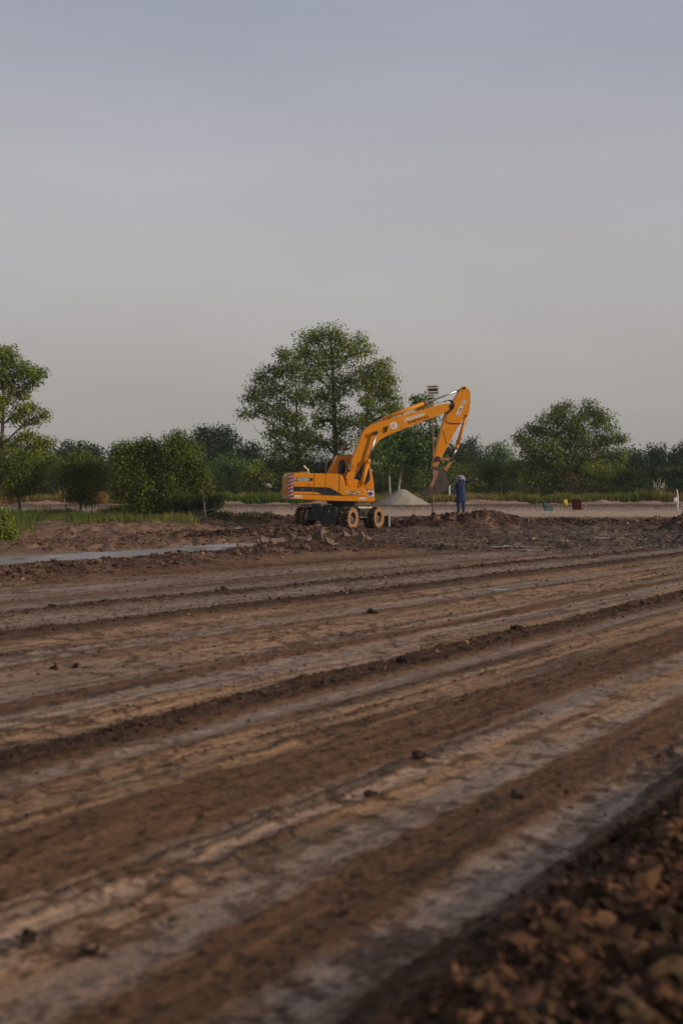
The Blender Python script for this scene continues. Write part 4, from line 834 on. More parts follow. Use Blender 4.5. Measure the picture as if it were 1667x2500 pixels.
    # head: beard, sunglasses, wound cloth with a tail over the shoulder
    hc = q(384, 178, -.03)
    def ell(name, c, r, m, seg=14, cut=None, wob=0):
        mb = MB(); rg_ = []
        for j in range(seg//2+1):
            ph = -math.pi/2+math.pi*j/(seg//2)*.999+.0005
            rg_.append([np.asarray(c)+np.array([r[0]*math.cos(ph)*math.cos(a), r[1]*math.cos(ph)*math.sin(a), r[2]*math.sin(ph)])*(1+wob*math.sin(4*a+6*ph)) for a in np.linspace(0, 2*math.pi, 2*seg, endpoint=False)])
        mb.loft(rg_); return mb.build(name, m, P_, 0, True)
    ell('head', hc+UP*.02, (.080, .098, .118), M['skin']); ell('beard', q(384, 210, -.06), (.062, .062, .055), M['hair'])
    ell('nose', hc+np.array([0, -.10, .01]), (.014, .022, .022), M['skin'], 8)
    for sx in (-.03, .03): ell('sunglass_lens', hc+np.array([sx, -.088, .035]), (.024, .012, .018), M['black'], 8)
    mb = MB(); mb.tube([hc+np.array([-.08, -.04, .04]), hc+np.array([-.05, -.092, .04]), hc+np.array([.05, -.092, .04]), hc+np.array([.08, -.04, .04])], .005, 6); mb.build('glasses_frame', M['black'], P_)
    T = MB(); top = q(390, 140, 0)
    for k, (dz, rr_, tl) in enumerate(((-.035, .125, .3), (.0, .135, -.25), (.035, .120, .2), (.06, .085, -.2), (-.01, .132, .55))):
        T.tube([top+np.array([rr_*math.cos(a), rr_*1.1*math.sin(a), dz+.035*math.sin(a+k)*tl*3]) for a in np.linspace(0, 2*math.pi, 26)], .040, 8, caps=False)
    T.build('head_cloth', M['lilac'], P_, 0, True)
    mb = MB(); mb.tube(curve([q(340, 140, .02), q(318, 175, .04), q(314, 215, .02), q(345, 238, -.02)], 12), [.05]*4+[.055]*4+[.04]*4, 10); mb.tube(curve([q(430, 135, .02), q(462, 165, .02), q(470, 195, .02), q(455, 225, 0)], 12), [.055]*6+[.045]*6, 10); mb.build('cloth_tail', M['lilac'], P_, 0, True)
person()

# ------------------------------------------------------------------ lamp pole, chairs, stand pipe and small things
def at(px, py, Y): return W(px, py, Y)
Yp = 77.5; gp = gz((1056-CX)/FPX*Yp, Yp); b0 = np.array([(1056-CX)/FPX*Yp, Yp, gp])
r = empty('solar_lamp_pole', b0, 'tall thin bamboo pole carrying a small barred light panel, behind the boom', 'light pole')
top = at(1057, 964, Yp); mb = MB(); mb.tube([b0-UP*.2, b0+(top-b0)*.3+np.array([.02, 0, 0]), b0+(top-b0)*.7, top], [.05, .045, .04, .03], 8); mb.build('pole', M['wood'], r, 0, True)
def quadplate(pts, th): return np.array(pts), np.array([0, th, 0])
P4 = [at(x, y, Yp-.08) for x, y in ((1040, 941), (1070, 940), (1072, 963), (1042, 964))]
def lerp4(u, v): return (P4[0]*(1-u)+P4[1]*u)*(1-v)+(P4[3]*(1-u)+P4[2]*u)*v
mb = MB(); mb.prism([lerp4(.06, .05), lerp4(.94, .05), lerp4(.94, .95), lerp4(.06, .95)], (0, .03, 0)); pn = mb.build('panel', M['panel'], r)
for a in ((0, 0, .12, 1), (.90, 0, 1, 1), (.12, 0, .90, .10), (.12, .90, .90, 1), (.12, .22, .90, .34), (.12, .64, .90, .76)):
    mb = MB(); mb.prism([lerp4(a[0], a[1]), lerp4(a[2], a[1]), lerp4(a[2], a[3]), lerp4(a[0], a[3])], (0, -.03, 0)); mb.build('frame_bar', M['alu'], pn)
mb = MB(); mb.tube([at(1056, 975, Yp), at(1044, 964, Yp)], .015, 6); mb.tube([at(1056, 975, Yp), at(1070, 964, Yp)], .015, 6); mb.build('bracket', M['wood'], r)
mb = MB(); mb.tube([at(1063, 985, Yp), at(1070, 1020, Yp), at(1078, 1046, Yp)], .006, 5); mb.build('cable', M['black'], r)
# thin stake and white marker
def stick(name, px0, py0, px1, py1, Y, rad, m, label, cat, bend=0):
    a = at(px0, py0, Y); b = at(px1, py1, Y); g = gz(a[0], Y); a[2] = min(a[2], g+.0) if a[2] > g else a[2]
    r = empty(name, a, label, cat); mb = MB(); mb.tube([a, (a+b)/2+np.array([bend, 0, 0]), b], [rad, rad*.9, rad*.7], 6); mb.build('shaft', m, r, 0, True); return r
stick('stake', 1008, 1262, 1008, 1230, 79, .02, M['deadwood'], 'thin dark stake by the road in front of the sand pile', 'stake')
stick('marker_post', 1096, 1232, 1097, 1185, 112, .07, M['white'], 'short white post behind the bucket, left of the pointing person', 'post')

def chair(name, label, px, py_seat, py_bot, py_top, Y, m, yaw, prints=False):
    s = Y/FPX; x = (px-CX)*s; z0 = gz(x, Y)-.02; 
    r = empty(name, (x, Y, z0), label, 'chair'); c, sn = math.cos(yaw), math.sin(yaw)
    def L(a, b, h): return np.array([x+a*c-b*sn, Y+a*sn+b*c, z0+h])       # a: front direction, b: side
    hs_ = (py_bot-py_seat)*s; ht = (py_bot-py_top)*s; w_ = .27
    mb = MB(); mb.prism([L(.24, -w_, hs_), L(.24, w_, hs_), L(-.20, w_, hs_-.02), L(-.20, -w_, hs_-.02)], (0, 0, .03)); mb.build('seat', m, r, .008)
    mb = MB(); rows = []
    for t in np.linspace(0, 1, 7): rows.append([L(-.20-.17*t**1.1, b*(w_*(1+.10*t-.25*max(0, t-.8)*2)), hs_+(ht-hs_)*t+.03*(1-(b)**2)*(t > .9)) for b in np.linspace(-1, 1, 9)])
    v = np.array(rows).reshape(-1, 3); f = [(j*9+i, j*9+i+1, (j+1)*9+i+1, (j+1)*9+i) for j in range(6) for i in range(8)]; off = L(.03, 0, 0)-L(0, 0, 0)
    mb.add(v, f); mb.add(v+off, [q[::-1] for q in f]); mb.build('backrest', m, r)
    for sd in (-1, 1):
        mb = MB(); pts = [L(-.40, sd*w_, ht), L(-.30, sd*w_, ht*.99), L(-.14, sd*w_, hs_+(ht-hs_)*.55), L(-.02, sd*w_, hs_+.20), L(.26, sd*w_, hs_+.17), L(.27, sd*w_, hs_-.02), L(-.20, sd*w_, hs_-.03), L(-.28, sd*w_, hs_+.12)]
        mb.prism(pts, L(0, .02, 0)-L(0, 0, 0)); ar = mb.build('arm_side', m, r, .006)
        if prints and sd == -1:
            for k, (aa, mm) in enumerate(((-.05, 'pink'), (.13, 'mint'))):
                mb = MB(); cc = L(aa, sd*w_-.006, hs_+.08); fx = L(1, 0, 0)-L(0, 0, 0); mb.prism([cc+fx*.075*math.cos(t)+UP*.055*math.sin(t) for t in np.linspace(0, 6.283, 13)[:-1]], (L(0, -.004, 0)-L(0, 0, 0))); mb.build('print', M[mm], ar)
        for fr_ in (-1, 1):
            mb = MB(); mb.tube([L(.20*fr_ if fr_ > 0 else -.17, sd*.24, hs_), L(.24 if fr_ > 0 else -.33, sd*.27, 0)], .018, 6); mb.build('leg', M['steel'], r)
    return r
chair('plastic_chair', 'teal plastic armchair on thin metal legs facing right beside the road', 1337, 1243, 1259, 1218, 83.5, M['teal'], math.radians(-8), True)
chair('plastic_chair', 'brown plastic armchair on thin metal legs seen from behind beside the road', 1411, 1243, 1261, 1219, 83.5, M['maroon'], math.radians(62))

# yellow water can on the bank, yellow-green pot at left, litter
p = at(1380, 1240, 103); p[2] = gz(p[0], p[1])+0
r = empty('yellow_hydrant', p, 'small yellow forked valve post on the bank between the two chairs', 'valve post'); s_ = 103/FPX
mb = MB(); mb.tube([p+np.array([-.03, 0, 0]), p+np.array([-.07, 0, .28]), p+np.array([-.06, 0, .44])], [.06, .10, .07], 8); mb.tube([p+np.array([.10, 0, 0]), p+np.array([.05, 0, .28]), p+np.array([.07, 0, .48])], [.05, .07, .04], 8); mb.tube([p+np.array([-.05, 0, .42]), p+np.array([-.06, 0, .50])], .05, 8); mb.build('body', M['yellow'], r, 0, True)
p = at(550, 1220, 106); p[2] = gz(p[0], p[1])
r = empty('pot', p, 'yellow-green upturned pot on the earth mounds left of the excavator', 'pot'); mb = MB()
mb.loft([[p+np.array([rr_*math.cos(a), rr_*math.sin(a), h]) for a in np.linspace(0, 6.283, 13)[:-1]] for rr_, h in ((.14, 0), (.13, .15), (.10, .24), (.04, .28))]); mb.build('body', M['yellowgreen'], r, 0, True)
def litter(px, py, Y, sz, label):
    p = at(px, py, Y); p[2] = gz(p[0], p[1])+.02; r = empty('litter', p, label, 'litter'); rng = np.random.default_rng(int(px)); v, f = ico(2)
    v = v*(1+.3*rng.random((len(v), 1)))*np.array([sz, sz*.6, sz*.3])+p+UP*sz*.2; mb = MB(); mb.add(v, f); mb.build('crumpled_sheet', M['white'], r)
litter(11, 1329, 50, .10, 'crumpled white litter below the leafy bush at the left edge'); litter(455, 1336+0, 60, .12, 'white scrap on the mud left of the dead branch')
# white stand pipe at the right edge
Yq = 98; s = Yq/FPX; b = at(1651, 1243, Yq); b[2] = gz(b[0], b[1])-.02
r = empty('stand_pipe', b, 'white stand pipe with tap and grey collar at the right edge', 'stand pipe')
def sp_(x, y): return at(1560+x/12.38, 1100+y/12.38, Yq)
mb = MB(); mb.tube([b, sp_(1155, 1600), sp_(1150, 1340)], .055, 10); mb.build('riser', M['white'], r, 0, True)
mb = MB(); mb.tube([sp_(1150, 1355), sp_(1140, 1310)], .07, 10); mb.build('collar', M['greyplate'], r)
mb = MB(); mb.tube(curve([sp_(1140, 1310), sp_(1138, 1230), sp_(1130, 1195), sp_(1108, 1195)], 10), .035, 8); mb.build('spout', M['white'], r, 0, True)
mb = MB(); mb.tube([sp_(1110, 1700), sp_(1110, 1500), sp_(1125, 1380)], .045, 8); mb.build('second_riser', M['greyplate'], r, 0, True)
mb = MB(); c0 = sp_(1080, 1490); mb.box(c0, (.10, .06, .14), None); mb.build('tank', M['white'], r, .03)
mb = MB(); mb.tube([sp_(1175, 1690), sp_(1325, 1635), sp_(1500, 1570)], .032, 8); mb.build('side_pipe', M['alu'], r, 0, True)
# block wall at far right: courses as separate long blocks
Yw = 190; g = 1; r = empty('block_wall', at(1635, 1204, Yw), 'low pale grey block wall beyond the shrubs at the far right', 'wall')
n = 0; x_l, x_r = 1592, 1700
for j in range(5):
    ya = 1203-j*5.2; yb = ya-4.6
    mb = MB()
    for i in range(5):
        xa = x_l+(x_r-x_l)/5*i+(8 if j % 2 else 0); a = at(xa, ya, Yw); c = at(xa+(x_r-x_l)/5-1.2, yb, Yw)
        mb = MB(); mb.box((a+c)/2, ((c[0]-a[0])/2, .1, (c[2]-a[2])/2)); mb.build('block', M['block'], r)
mb = MB(); a = at(x_l, 1204, Yw+.1); c = at(x_r+8, 1178, Yw+.1); mb.box((a+c)/2+np.array([0, .1, -.5]), ((c[0]-a[0])/2, .08, (c[2]-a[2])/2+.5)); mb.build('wall_core', M['block'], r)
# heap of crusher sand
Ys = 106.5; s = Ys/FPX; cx = (980.5-CX)*s; zb_ = gz(cx, Ys)-.1; zt_ = 2-(1190.5-HOR)*s
n, m_ = 96, 26; rings = []
for j in range(m_+1):
    t = j/m_; R_ = 2.2*t+.0; h = (zt_-zb_)*(1-t)**1.0
    if t < .12: h = (zt_-zb_)*(1-.12+.5*(.12-t)*(1-(.12-t)*3))
    rings.append([np.array([cx+(.0 if t else 0)+R_*math.cos(a)*(1+.05*math.sin(3*a+1))+.10*math.sin(2*a)*t, Ys+R_*.9*math.sin(a), zb_+h*(1+.0)+.03*math.sin(a*9+t*8)*t]) for a in np.linspace(0, 2*math.pi, n, endpoint=False)])
rings = rings[1:]
mb = MB(); mb.loft(rings); o = mb.build('sand_pile', M['sandpile'], None, 0, True); tag(o, 'smooth grey conical heap of crusher sand behind the bucket', 'sand pile')
# ------------------------------------------------------------------ trees, shrubs, grass
def leafquads(P, size, rng, up=.3, aspect=.5, out=None):
    n = len(P); nrm = rng.normal(size=(n, 3)); nrm[:, 2] = np.abs(nrm[:, 2])+up
    if out is not None: nrm = nrm+out*.8
    nrm /= np.linalg.norm(nrm, axis=1)[:, None]
    t = rng.normal(size=(n, 3)); t -= (t*nrm).sum(1)[:, None]*nrm; t /= np.linalg.norm(t, axis=1)[:, None]; t[:, 2] -= .25
    b = np.cross(nrm, t); S = (size*(.6+.8*rng.random(n)))[:, None]
    V = np.stack([P-t*S*.5, P+b*S*aspect*.5-nrm*S*.06, P+t*S*.5-nrm*S*.16, P-b*S*aspect*.5-nrm*S*.06], 1)
    return V.reshape(-1, 3), np.arange(4*n).reshape(n, 4)
GREENS = dict(bright=((.105, .140, .022), (.190, .205, .030), (.048, .072, .015)), mid=((.066, .096, .018), (.130, .158, .025), (.028, .046, .012)),
              dark=((.024, .042, .011), (.044, .066, .014), (.011, .021, .007)), dusk=((.022, .038, .014), (.036, .056, .018), (.011, .020, .009)),
              feather=((.060, .110, .030), (.095, .145, .035), (.032, .062, .020)), olive=((.075, .088, .024), (.12, .12, .035), (.040, .048, .016)), brown=((.10, .066, .038), (.14, .085, .05), (.055, .038, .024)))
NTRI = 0
def tree(name, label, cat, Y, lobes, trunk, n=40, per=60, leaf=.2, col='mid', group=None, bark='bark', tr=(.2, .06), spread=.5, shell=.55, seed=1, base=None, gapy=1., limbs=True, depth=.8, up=.3, nlimb=6, low=.0, flat=.8, rys=1.2):
    """lobes: (px, py, rx, ry) ellipsoids of the crown; trunk: list of pixel points from the ground up."""
    global NTRI
    rng = np.random.default_rng(seed*7919+13); s = Y/FPX
    tp = [W(x, y, Y) for x, y in trunk]; g = gz(tp[0][0], Y); tp[0][2] = g
    root = empty(name, tp[0], label, cat, group)
    tp = [tp[0]-UP*.25]+tp[1:] if len(tp) > 1 else [tp[0]-UP*.2, tp[0]+UP*.5]
    if len(tp) == 2: tp = [tp[0], (tp[0]+tp[1])/2+np.array([rng.normal(0, .08), 0, 0]), tp[1]]
    tcur = curve(tp, 16); mb = MB(); mb.tube(tcur, np.linspace(tr[0], tr[1], 16)*(1+.5*np.exp(-np.arange(16)*1.2)), 8)
    area = sum(l[2]*l[3] for l in lobes); P = []; Cc = []; O = []
    pal = np.array(GREENS[col])
    for (px, py, rx, ry) in lobes:
        c = W(px, py, Y+rng.uniform(-.5, .5)*rx*s*depth); R_ = np.array([rx*s, rx*s*depth, ry*s*rys])
        k = max(3, int(n*rx*ry/area))
        d = rng.normal(size=(k, 3)); d /= np.linalg.norm(d, axis=1)[:, None]; rad = np.where(rng.random(k) < shell, rng.uniform(.72, 1.0, k), rng.uniform(.15, .8, k))
        cc = c+d*rad[:, None]*R_; cc[:, 2] = np.maximum(cc[:, 2], g+low+.15)
        if limbs:
            # a limb from the trunk into the lobe, twigs to the clumps
            i0 = int(np.argmin(np.abs(tcur[:, 2]-(c[2]-abs(c[0]-tcur[-1][0])*.6-ry*s*.5)))); i0 = min(max(i0, 4), 15); st = tcur[i0]
            mid = st*.45+c*.55+np.array([0, 0, .12*np.linalg.norm(c-st)]); L_ = curve([st, mid, c], 8); r0 = np.linspace(tr[0], tr[1], 16)[i0]*.6
            mb.tube(L_, np.linspace(r0, r0*.35, 8), 5)
            for j in rng.choice(k, min(k, nlimb), replace=False):
                q = L_[rng.integers(3, 8)]; mb.tube(curve([q, (q+cc[j])/2+rng.normal(0, .08, 3), cc[j]], 5), np.linspace(max(r0*.36, .03), .018, 5), 4, caps=False)
        m = per; idx = np.repeat(np.arange(k), m); off = np.clip(rng.normal(size=(k*m, 3)), -1.7, 1.7)*np.array([1, 1, flat])*spread*.55
        pts = cc[idx]+off; pts[:, 2] = np.maximum(pts[:, 2], g+.05)
        clump = rng.random(k); tone = pal[0]+(pal[1]-pal[0])*np.clip(clump*1.6-.6, 0, 1)[:, None]+(pal[2]-pal[0])*np.clip(.55-clump*1.3, 0, 1)[:, None]
        colr = 1.48*tone[idx]*(.7+.6*rng.random((k*m, 1)))*(1+.18*(rng.random((k*m, 3))-.5))
        P.append(pts); Cc.append(colr); O.append((pts-c)/R_)
    P = np.vstack(P); Cc = np.vstack(Cc); O = np.vstack(O); O /= np.linalg.norm(O, axis=1)[:, None]+1e-6
    V, F = leafquads(P, np.full(len(P), leaf), rng, up, .55, O)
    mb.build('trunk', M[bark], root, 0, True)
    bigmesh('crown', V, F, M['leaf'], root, np.repeat(Cc, 4, 0)); NTRI += 2*len(F)
    return root
GB = 'tall airy trees behind the excavator'
# the three airy trees behind the excavator
tree('tree', 'tallest airy tree rising right behind the excavator cab', 'tree', 126,
     [(800, 815, 38, 24), (760, 830, 38, 26), (840, 835, 34, 22), (880, 832, 20, 16), (735, 862, 34, 22), (790, 865, 46, 28), (850, 872, 42, 26), (895, 858, 20, 12), (740, 910, 34, 26), (800, 915, 42, 28), (858, 925, 34, 24), (775, 965, 40, 26), (830, 970, 40, 28), (800, 1020, 44, 24), (845, 1030, 34, 24), (770, 1075, 36, 26), (830, 1080, 40, 28)],
     [(822, 1240), (820, 1120), (815, 1000), (812, 900), (806, 815)], n=490, per=38, leaf=.19, col='bright', bark='bark', tr=(.30, .06), spread=.62, shell=.7, seed=1, nlimb=18)
T2 = tree('tree', 'broad airy tree with low sweeping limbs above the excavator engine cover', 'tree', 122,
     [(690, 868, 24, 18), (675, 905, 34, 22), (712, 905, 30, 24), (640, 920, 24, 16), (632, 955, 30, 20), (680, 955, 38, 24), (725, 960, 30, 26), (608, 970, 20, 14), (600, 1010, 18, 12), (635, 1000, 30, 18), (680, 1008, 38, 22), (725, 1015, 30, 22), (662, 1050, 26, 16), (705, 1060, 34, 20), (745, 1060, 30, 22), (680, 1090, 28, 18), (735, 1105, 34, 26), (720, 1150, 34, 26)],
     [(732, 1240), (730, 1160), (726, 1080), (724, 1000), (722, 930)], n=430, per=36, leaf=.185, col='mid', bark='bark', tr=(.20, .05), spread=.6, shell=.7, seed=2, nlimb=18)
tree('tree', 'slimmer airy tree with sunlit right side behind the boom bend', 'tree', 124,
     [(935, 888, 20, 14), (915, 905, 30, 18), (950, 925, 24, 16), (890, 930, 26, 22), (925, 945, 34, 20), (955, 965, 24, 16), (905, 980, 34, 22), (950, 1000, 28, 16), (970, 990, 12, 10), (890, 1025, 30, 20), (930, 1035, 30, 18), (900, 1075, 34, 22), (930, 1100, 30, 24)],
     [(893, 1240), (894, 1130), (896, 1040), (900, 960), (915, 895)], n=350, per=36, leaf=.185, col='bright', bark='bark', tr=(.16, .04), spread=.6, shell=.7, seed=3, nlimb=18)
o = None
# the tall tree cut by the left edge
tree('tree', 'tall tree with layered limbs cut off by the left edge', 'tree', 112,
     [(8, 862, 28, 22), (30, 885, 26, 16), (-20, 880, 30, 26), (60, 905, 30, 18), (100, 912, 24, 9), (20, 920, 36, 22), (80, 932, 22, 12), (-30, 930, 34, 30), (50, 958, 30, 16), (10, 985, 26, 16), (70, 998, 32, 14), (110, 1014, 24, 8), (40, 1020, 30, 14), (85, 1030, 20, 8), (-30, 1000, 36, 30), (65, 1068, 34, 14), (115, 1078, 28, 11), (25, 1090, 34, 18), (80, 1098, 36, 14), (-30, 1080, 40, 26)],
     [(6, 1242), (5, 1150), (7, 1050), (9, 950), (6, 860)], n=520, per=40, leaf=.18, col='bright', bark='bark', tr=(.22, .06), spread=.52, shell=.7, seed=4, nlimb=10)
# the round tree at right
tree('tree', 'large round-headed tree right of centre above the two chairs', 'tree', 132,
     [(1378, 998, 26, 18), (1440, 1000, 30, 18), (1345, 1022, 34, 20), (1400, 1025, 44, 26), (1470, 1025, 32, 20), (1312, 1050, 34, 18), (1280, 1070, 26, 18), (1360, 1065, 46, 26), (1425, 1065, 46, 26), (1485, 1065, 34, 20), (1515, 1075, 20, 10), (1290, 1100, 34, 22), (1340, 1110, 46, 28), (1410, 1115, 52, 30), (1475, 1110, 40, 24), (1510, 1105, 22, 14), (1310, 1140, 40, 26), (1370, 1150, 50, 30), (1440, 1150, 46, 28), (1500, 1140, 34, 22)],
     [(1405, 1232), (1404, 1180), (1402, 1120), (1405, 1060), (1410, 1010)], n=760, per=46, leaf=.18, col='mid', bark='bark', tr=(.34, .07), spread=.6, shell=.7, seed=5, nlimb=9)
# slender pale-stemmed feathery trees under the boom
tree('tree', 'slender feathery tree on a straight pale stem left of the sand pile', 'tree', 117,
     [(955, 1085, 26, 18), (940, 1110, 22, 16), (975, 1105, 22, 14), (960, 1060, 22, 12), (952, 1140, 18, 14)], [(953, 1214), (950, 1150), (951, 1085), (957, 1040)], n=70, per=30, leaf=.24, col='feather', bark='palebark', tr=(.075, .03), spread=.7, seed=6)
tree('tree', 'feathery tree on a leaning pale stem, its top fronds beside the light panel', 'tree', 117.5,
     [(1022, 975, 14, 10), (1046, 978, 20, 9), (1015, 985, 12, 8), (1038, 1000, 20, 12), (1050, 1025, 20, 8), (1005, 1050, 26, 14), (1055, 1058, 24, 12), (1020, 1082, 30, 16), (980, 1070, 24, 12), (1060, 1090, 26, 14), (1000, 1115, 30, 18), (1045, 1125, 30, 18), (1070, 1060, 12, 10)],
     [(967, 1206), (978, 1160), (990, 1110), (1008, 1060), (1035, 985)], n=190, per=26, leaf=.26, col='feather', bark='palebark', tr=(.085, .03), spread=.62, seed=7, up=.8)
# front row at left
tree('small_tree', 'small fork-trunked tree in front of the road at the left edge', 'tree', 80, [(20, 1125, 34, 20), (60, 1122, 32, 20), (95, 1140, 26, 18), (0, 1150, 34, 26), (45, 1160, 44, 28), (90, 1175, 34, 20), (130, 1130, 14, 8), (30, 1195, 36, 18), (70, 1200, 24, 12), (-25, 1150, 30, 40)],
     [(47, 1264), (49, 1235), (42, 1205), (40, 1160)], n=300, per=46, leaf=.10, col='mid', tr=(.10, .04), spread=.42, seed=8, nlimb=6, shell=.6)
tree('small_tree', 'small slim-trunked tree in front of the road between the left edge and the big bush', 'tree', 79, [(195, 1118, 30, 14), (165, 1140, 26, 18), (225, 1140, 30, 20), (195, 1150, 44, 24), (160, 1170, 24, 18), (235, 1175, 28, 22), (200, 1190, 42, 22), (215, 1215, 30, 14), (180, 1212, 24, 12), (255, 1160, 12, 12)],
     [(195, 1271), (197, 1245), (200, 1215), (198, 1170)], n=330, per=46, leaf=.10, col='mid', tr=(.09, .04), spread=.42, seed=9, shell=.6)
tree('bush', 'big dense bush left of the excavator in front of the road', 'bush', 77, [(352, 1085, 18, 16), (345, 1100, 26, 20), (300, 1110, 22, 26), (318, 1098, 8, 16), (380, 1100, 30, 22), (428, 1080, 30, 20), (462, 1095, 26, 20), (435, 1110, 40, 28), (300, 1140, 30, 34), (350, 1140, 46, 40), (410, 1150, 50, 40), (465, 1140, 32, 34), (492, 1155, 20, 26), (300, 1190, 30, 26), (350, 1200, 44, 34), (420, 1205, 44, 30), (480, 1190, 30, 26), (345, 1235, 34, 18), (405, 1240, 40, 22), (436, 1065, 8, 10), (500, 1185, 16, 16)],
     [(385, 1275), (384, 1240), (380, 1200), (385, 1150)], n=1150, per=44, leaf=.105, col='mid', tr=(.16, .06), spread=.42, seed=10, shell=.6, nlimb=3)
tree('bush', 'low dark bush with brushwood at the right foot of the big dense bush', 'bush', 75.5, [(455, 1235, 32, 18), (495, 1235, 26, 18), (520, 1225, 16, 14), (480, 1258, 40, 14), (440, 1262, 26, 12), (510, 1255, 20, 12), (535, 1215, 8, 8)],
     [(480, 1278), (480, 1255)], n=230, per=40, leaf=.10, col='dark', tr=(.06, .03), spread=.4, seed=11)
tree('bush', 'low leafy bush at the left edge by the white litter', 'bush', 52, [(-6, 1262, 26, 18), (4, 1285, 26, 22), (22, 1300, 16, 16), (8, 1308, 30, 14), (-25, 1290, 30, 30)], [(0, 1330), (2, 1290)], n=260, per=36, leaf=.09, col='bright', tr=(.04, .02), spread=.28, seed=12)
# dead branch by the bush
r = empty('dead_branch', (*W(500, 1255, 74.8)[:2], gz(W(500, 1255, 74.8)[0], 74.8)), 'bare grey dead branch bending up beside the big dense bush', 'branch')
mb = MB(); mb.tube(curve([W(502, 1262, 74.8), W(499, 1235, 74.8), W(497, 1212, 74.7), W(494, 1202, 74.7), W(486, 1194, 74.7)], 14), np.linspace(.065, .035, 14), 7)
mb.tube(curve([W(500, 1240, 74.8), W(505, 1222, 74.8), W(508, 1215, 74.8)], 5), .02, 5); mb.build('branch', M['deadwood'], r, 0, True)
r = empty('snag', (*W(57, 1262, 79.4)[:2], gz(W(52, 1262, 79.4)[0], 79.4)), 'short pale cut stump beside the fork-trunked tree at left', 'stump')
mb = MB(); mb.tube([W(50, 1268, 79.4), W(52, 1250, 79.4), W(54, 1241, 79.4)], [.09, .08, .055], 7); mb.build('stump', M['palebark'], r, 0, True)
# bare arching limb left of the airy trees
mb = MB(); mb.tube(curve([W(727, 1104, 122), W(712, 1094, 121.8), W(690, 1085, 121.7), W(660, 1074, 121.6), W(640, 1062, 121.6), W(628, 1052, 121.6), W(618, 1037, 121.6)], 24), np.linspace(.07, .015, 24), 6); mb.build('bare_limb', M['bark'], T2, 0, True)

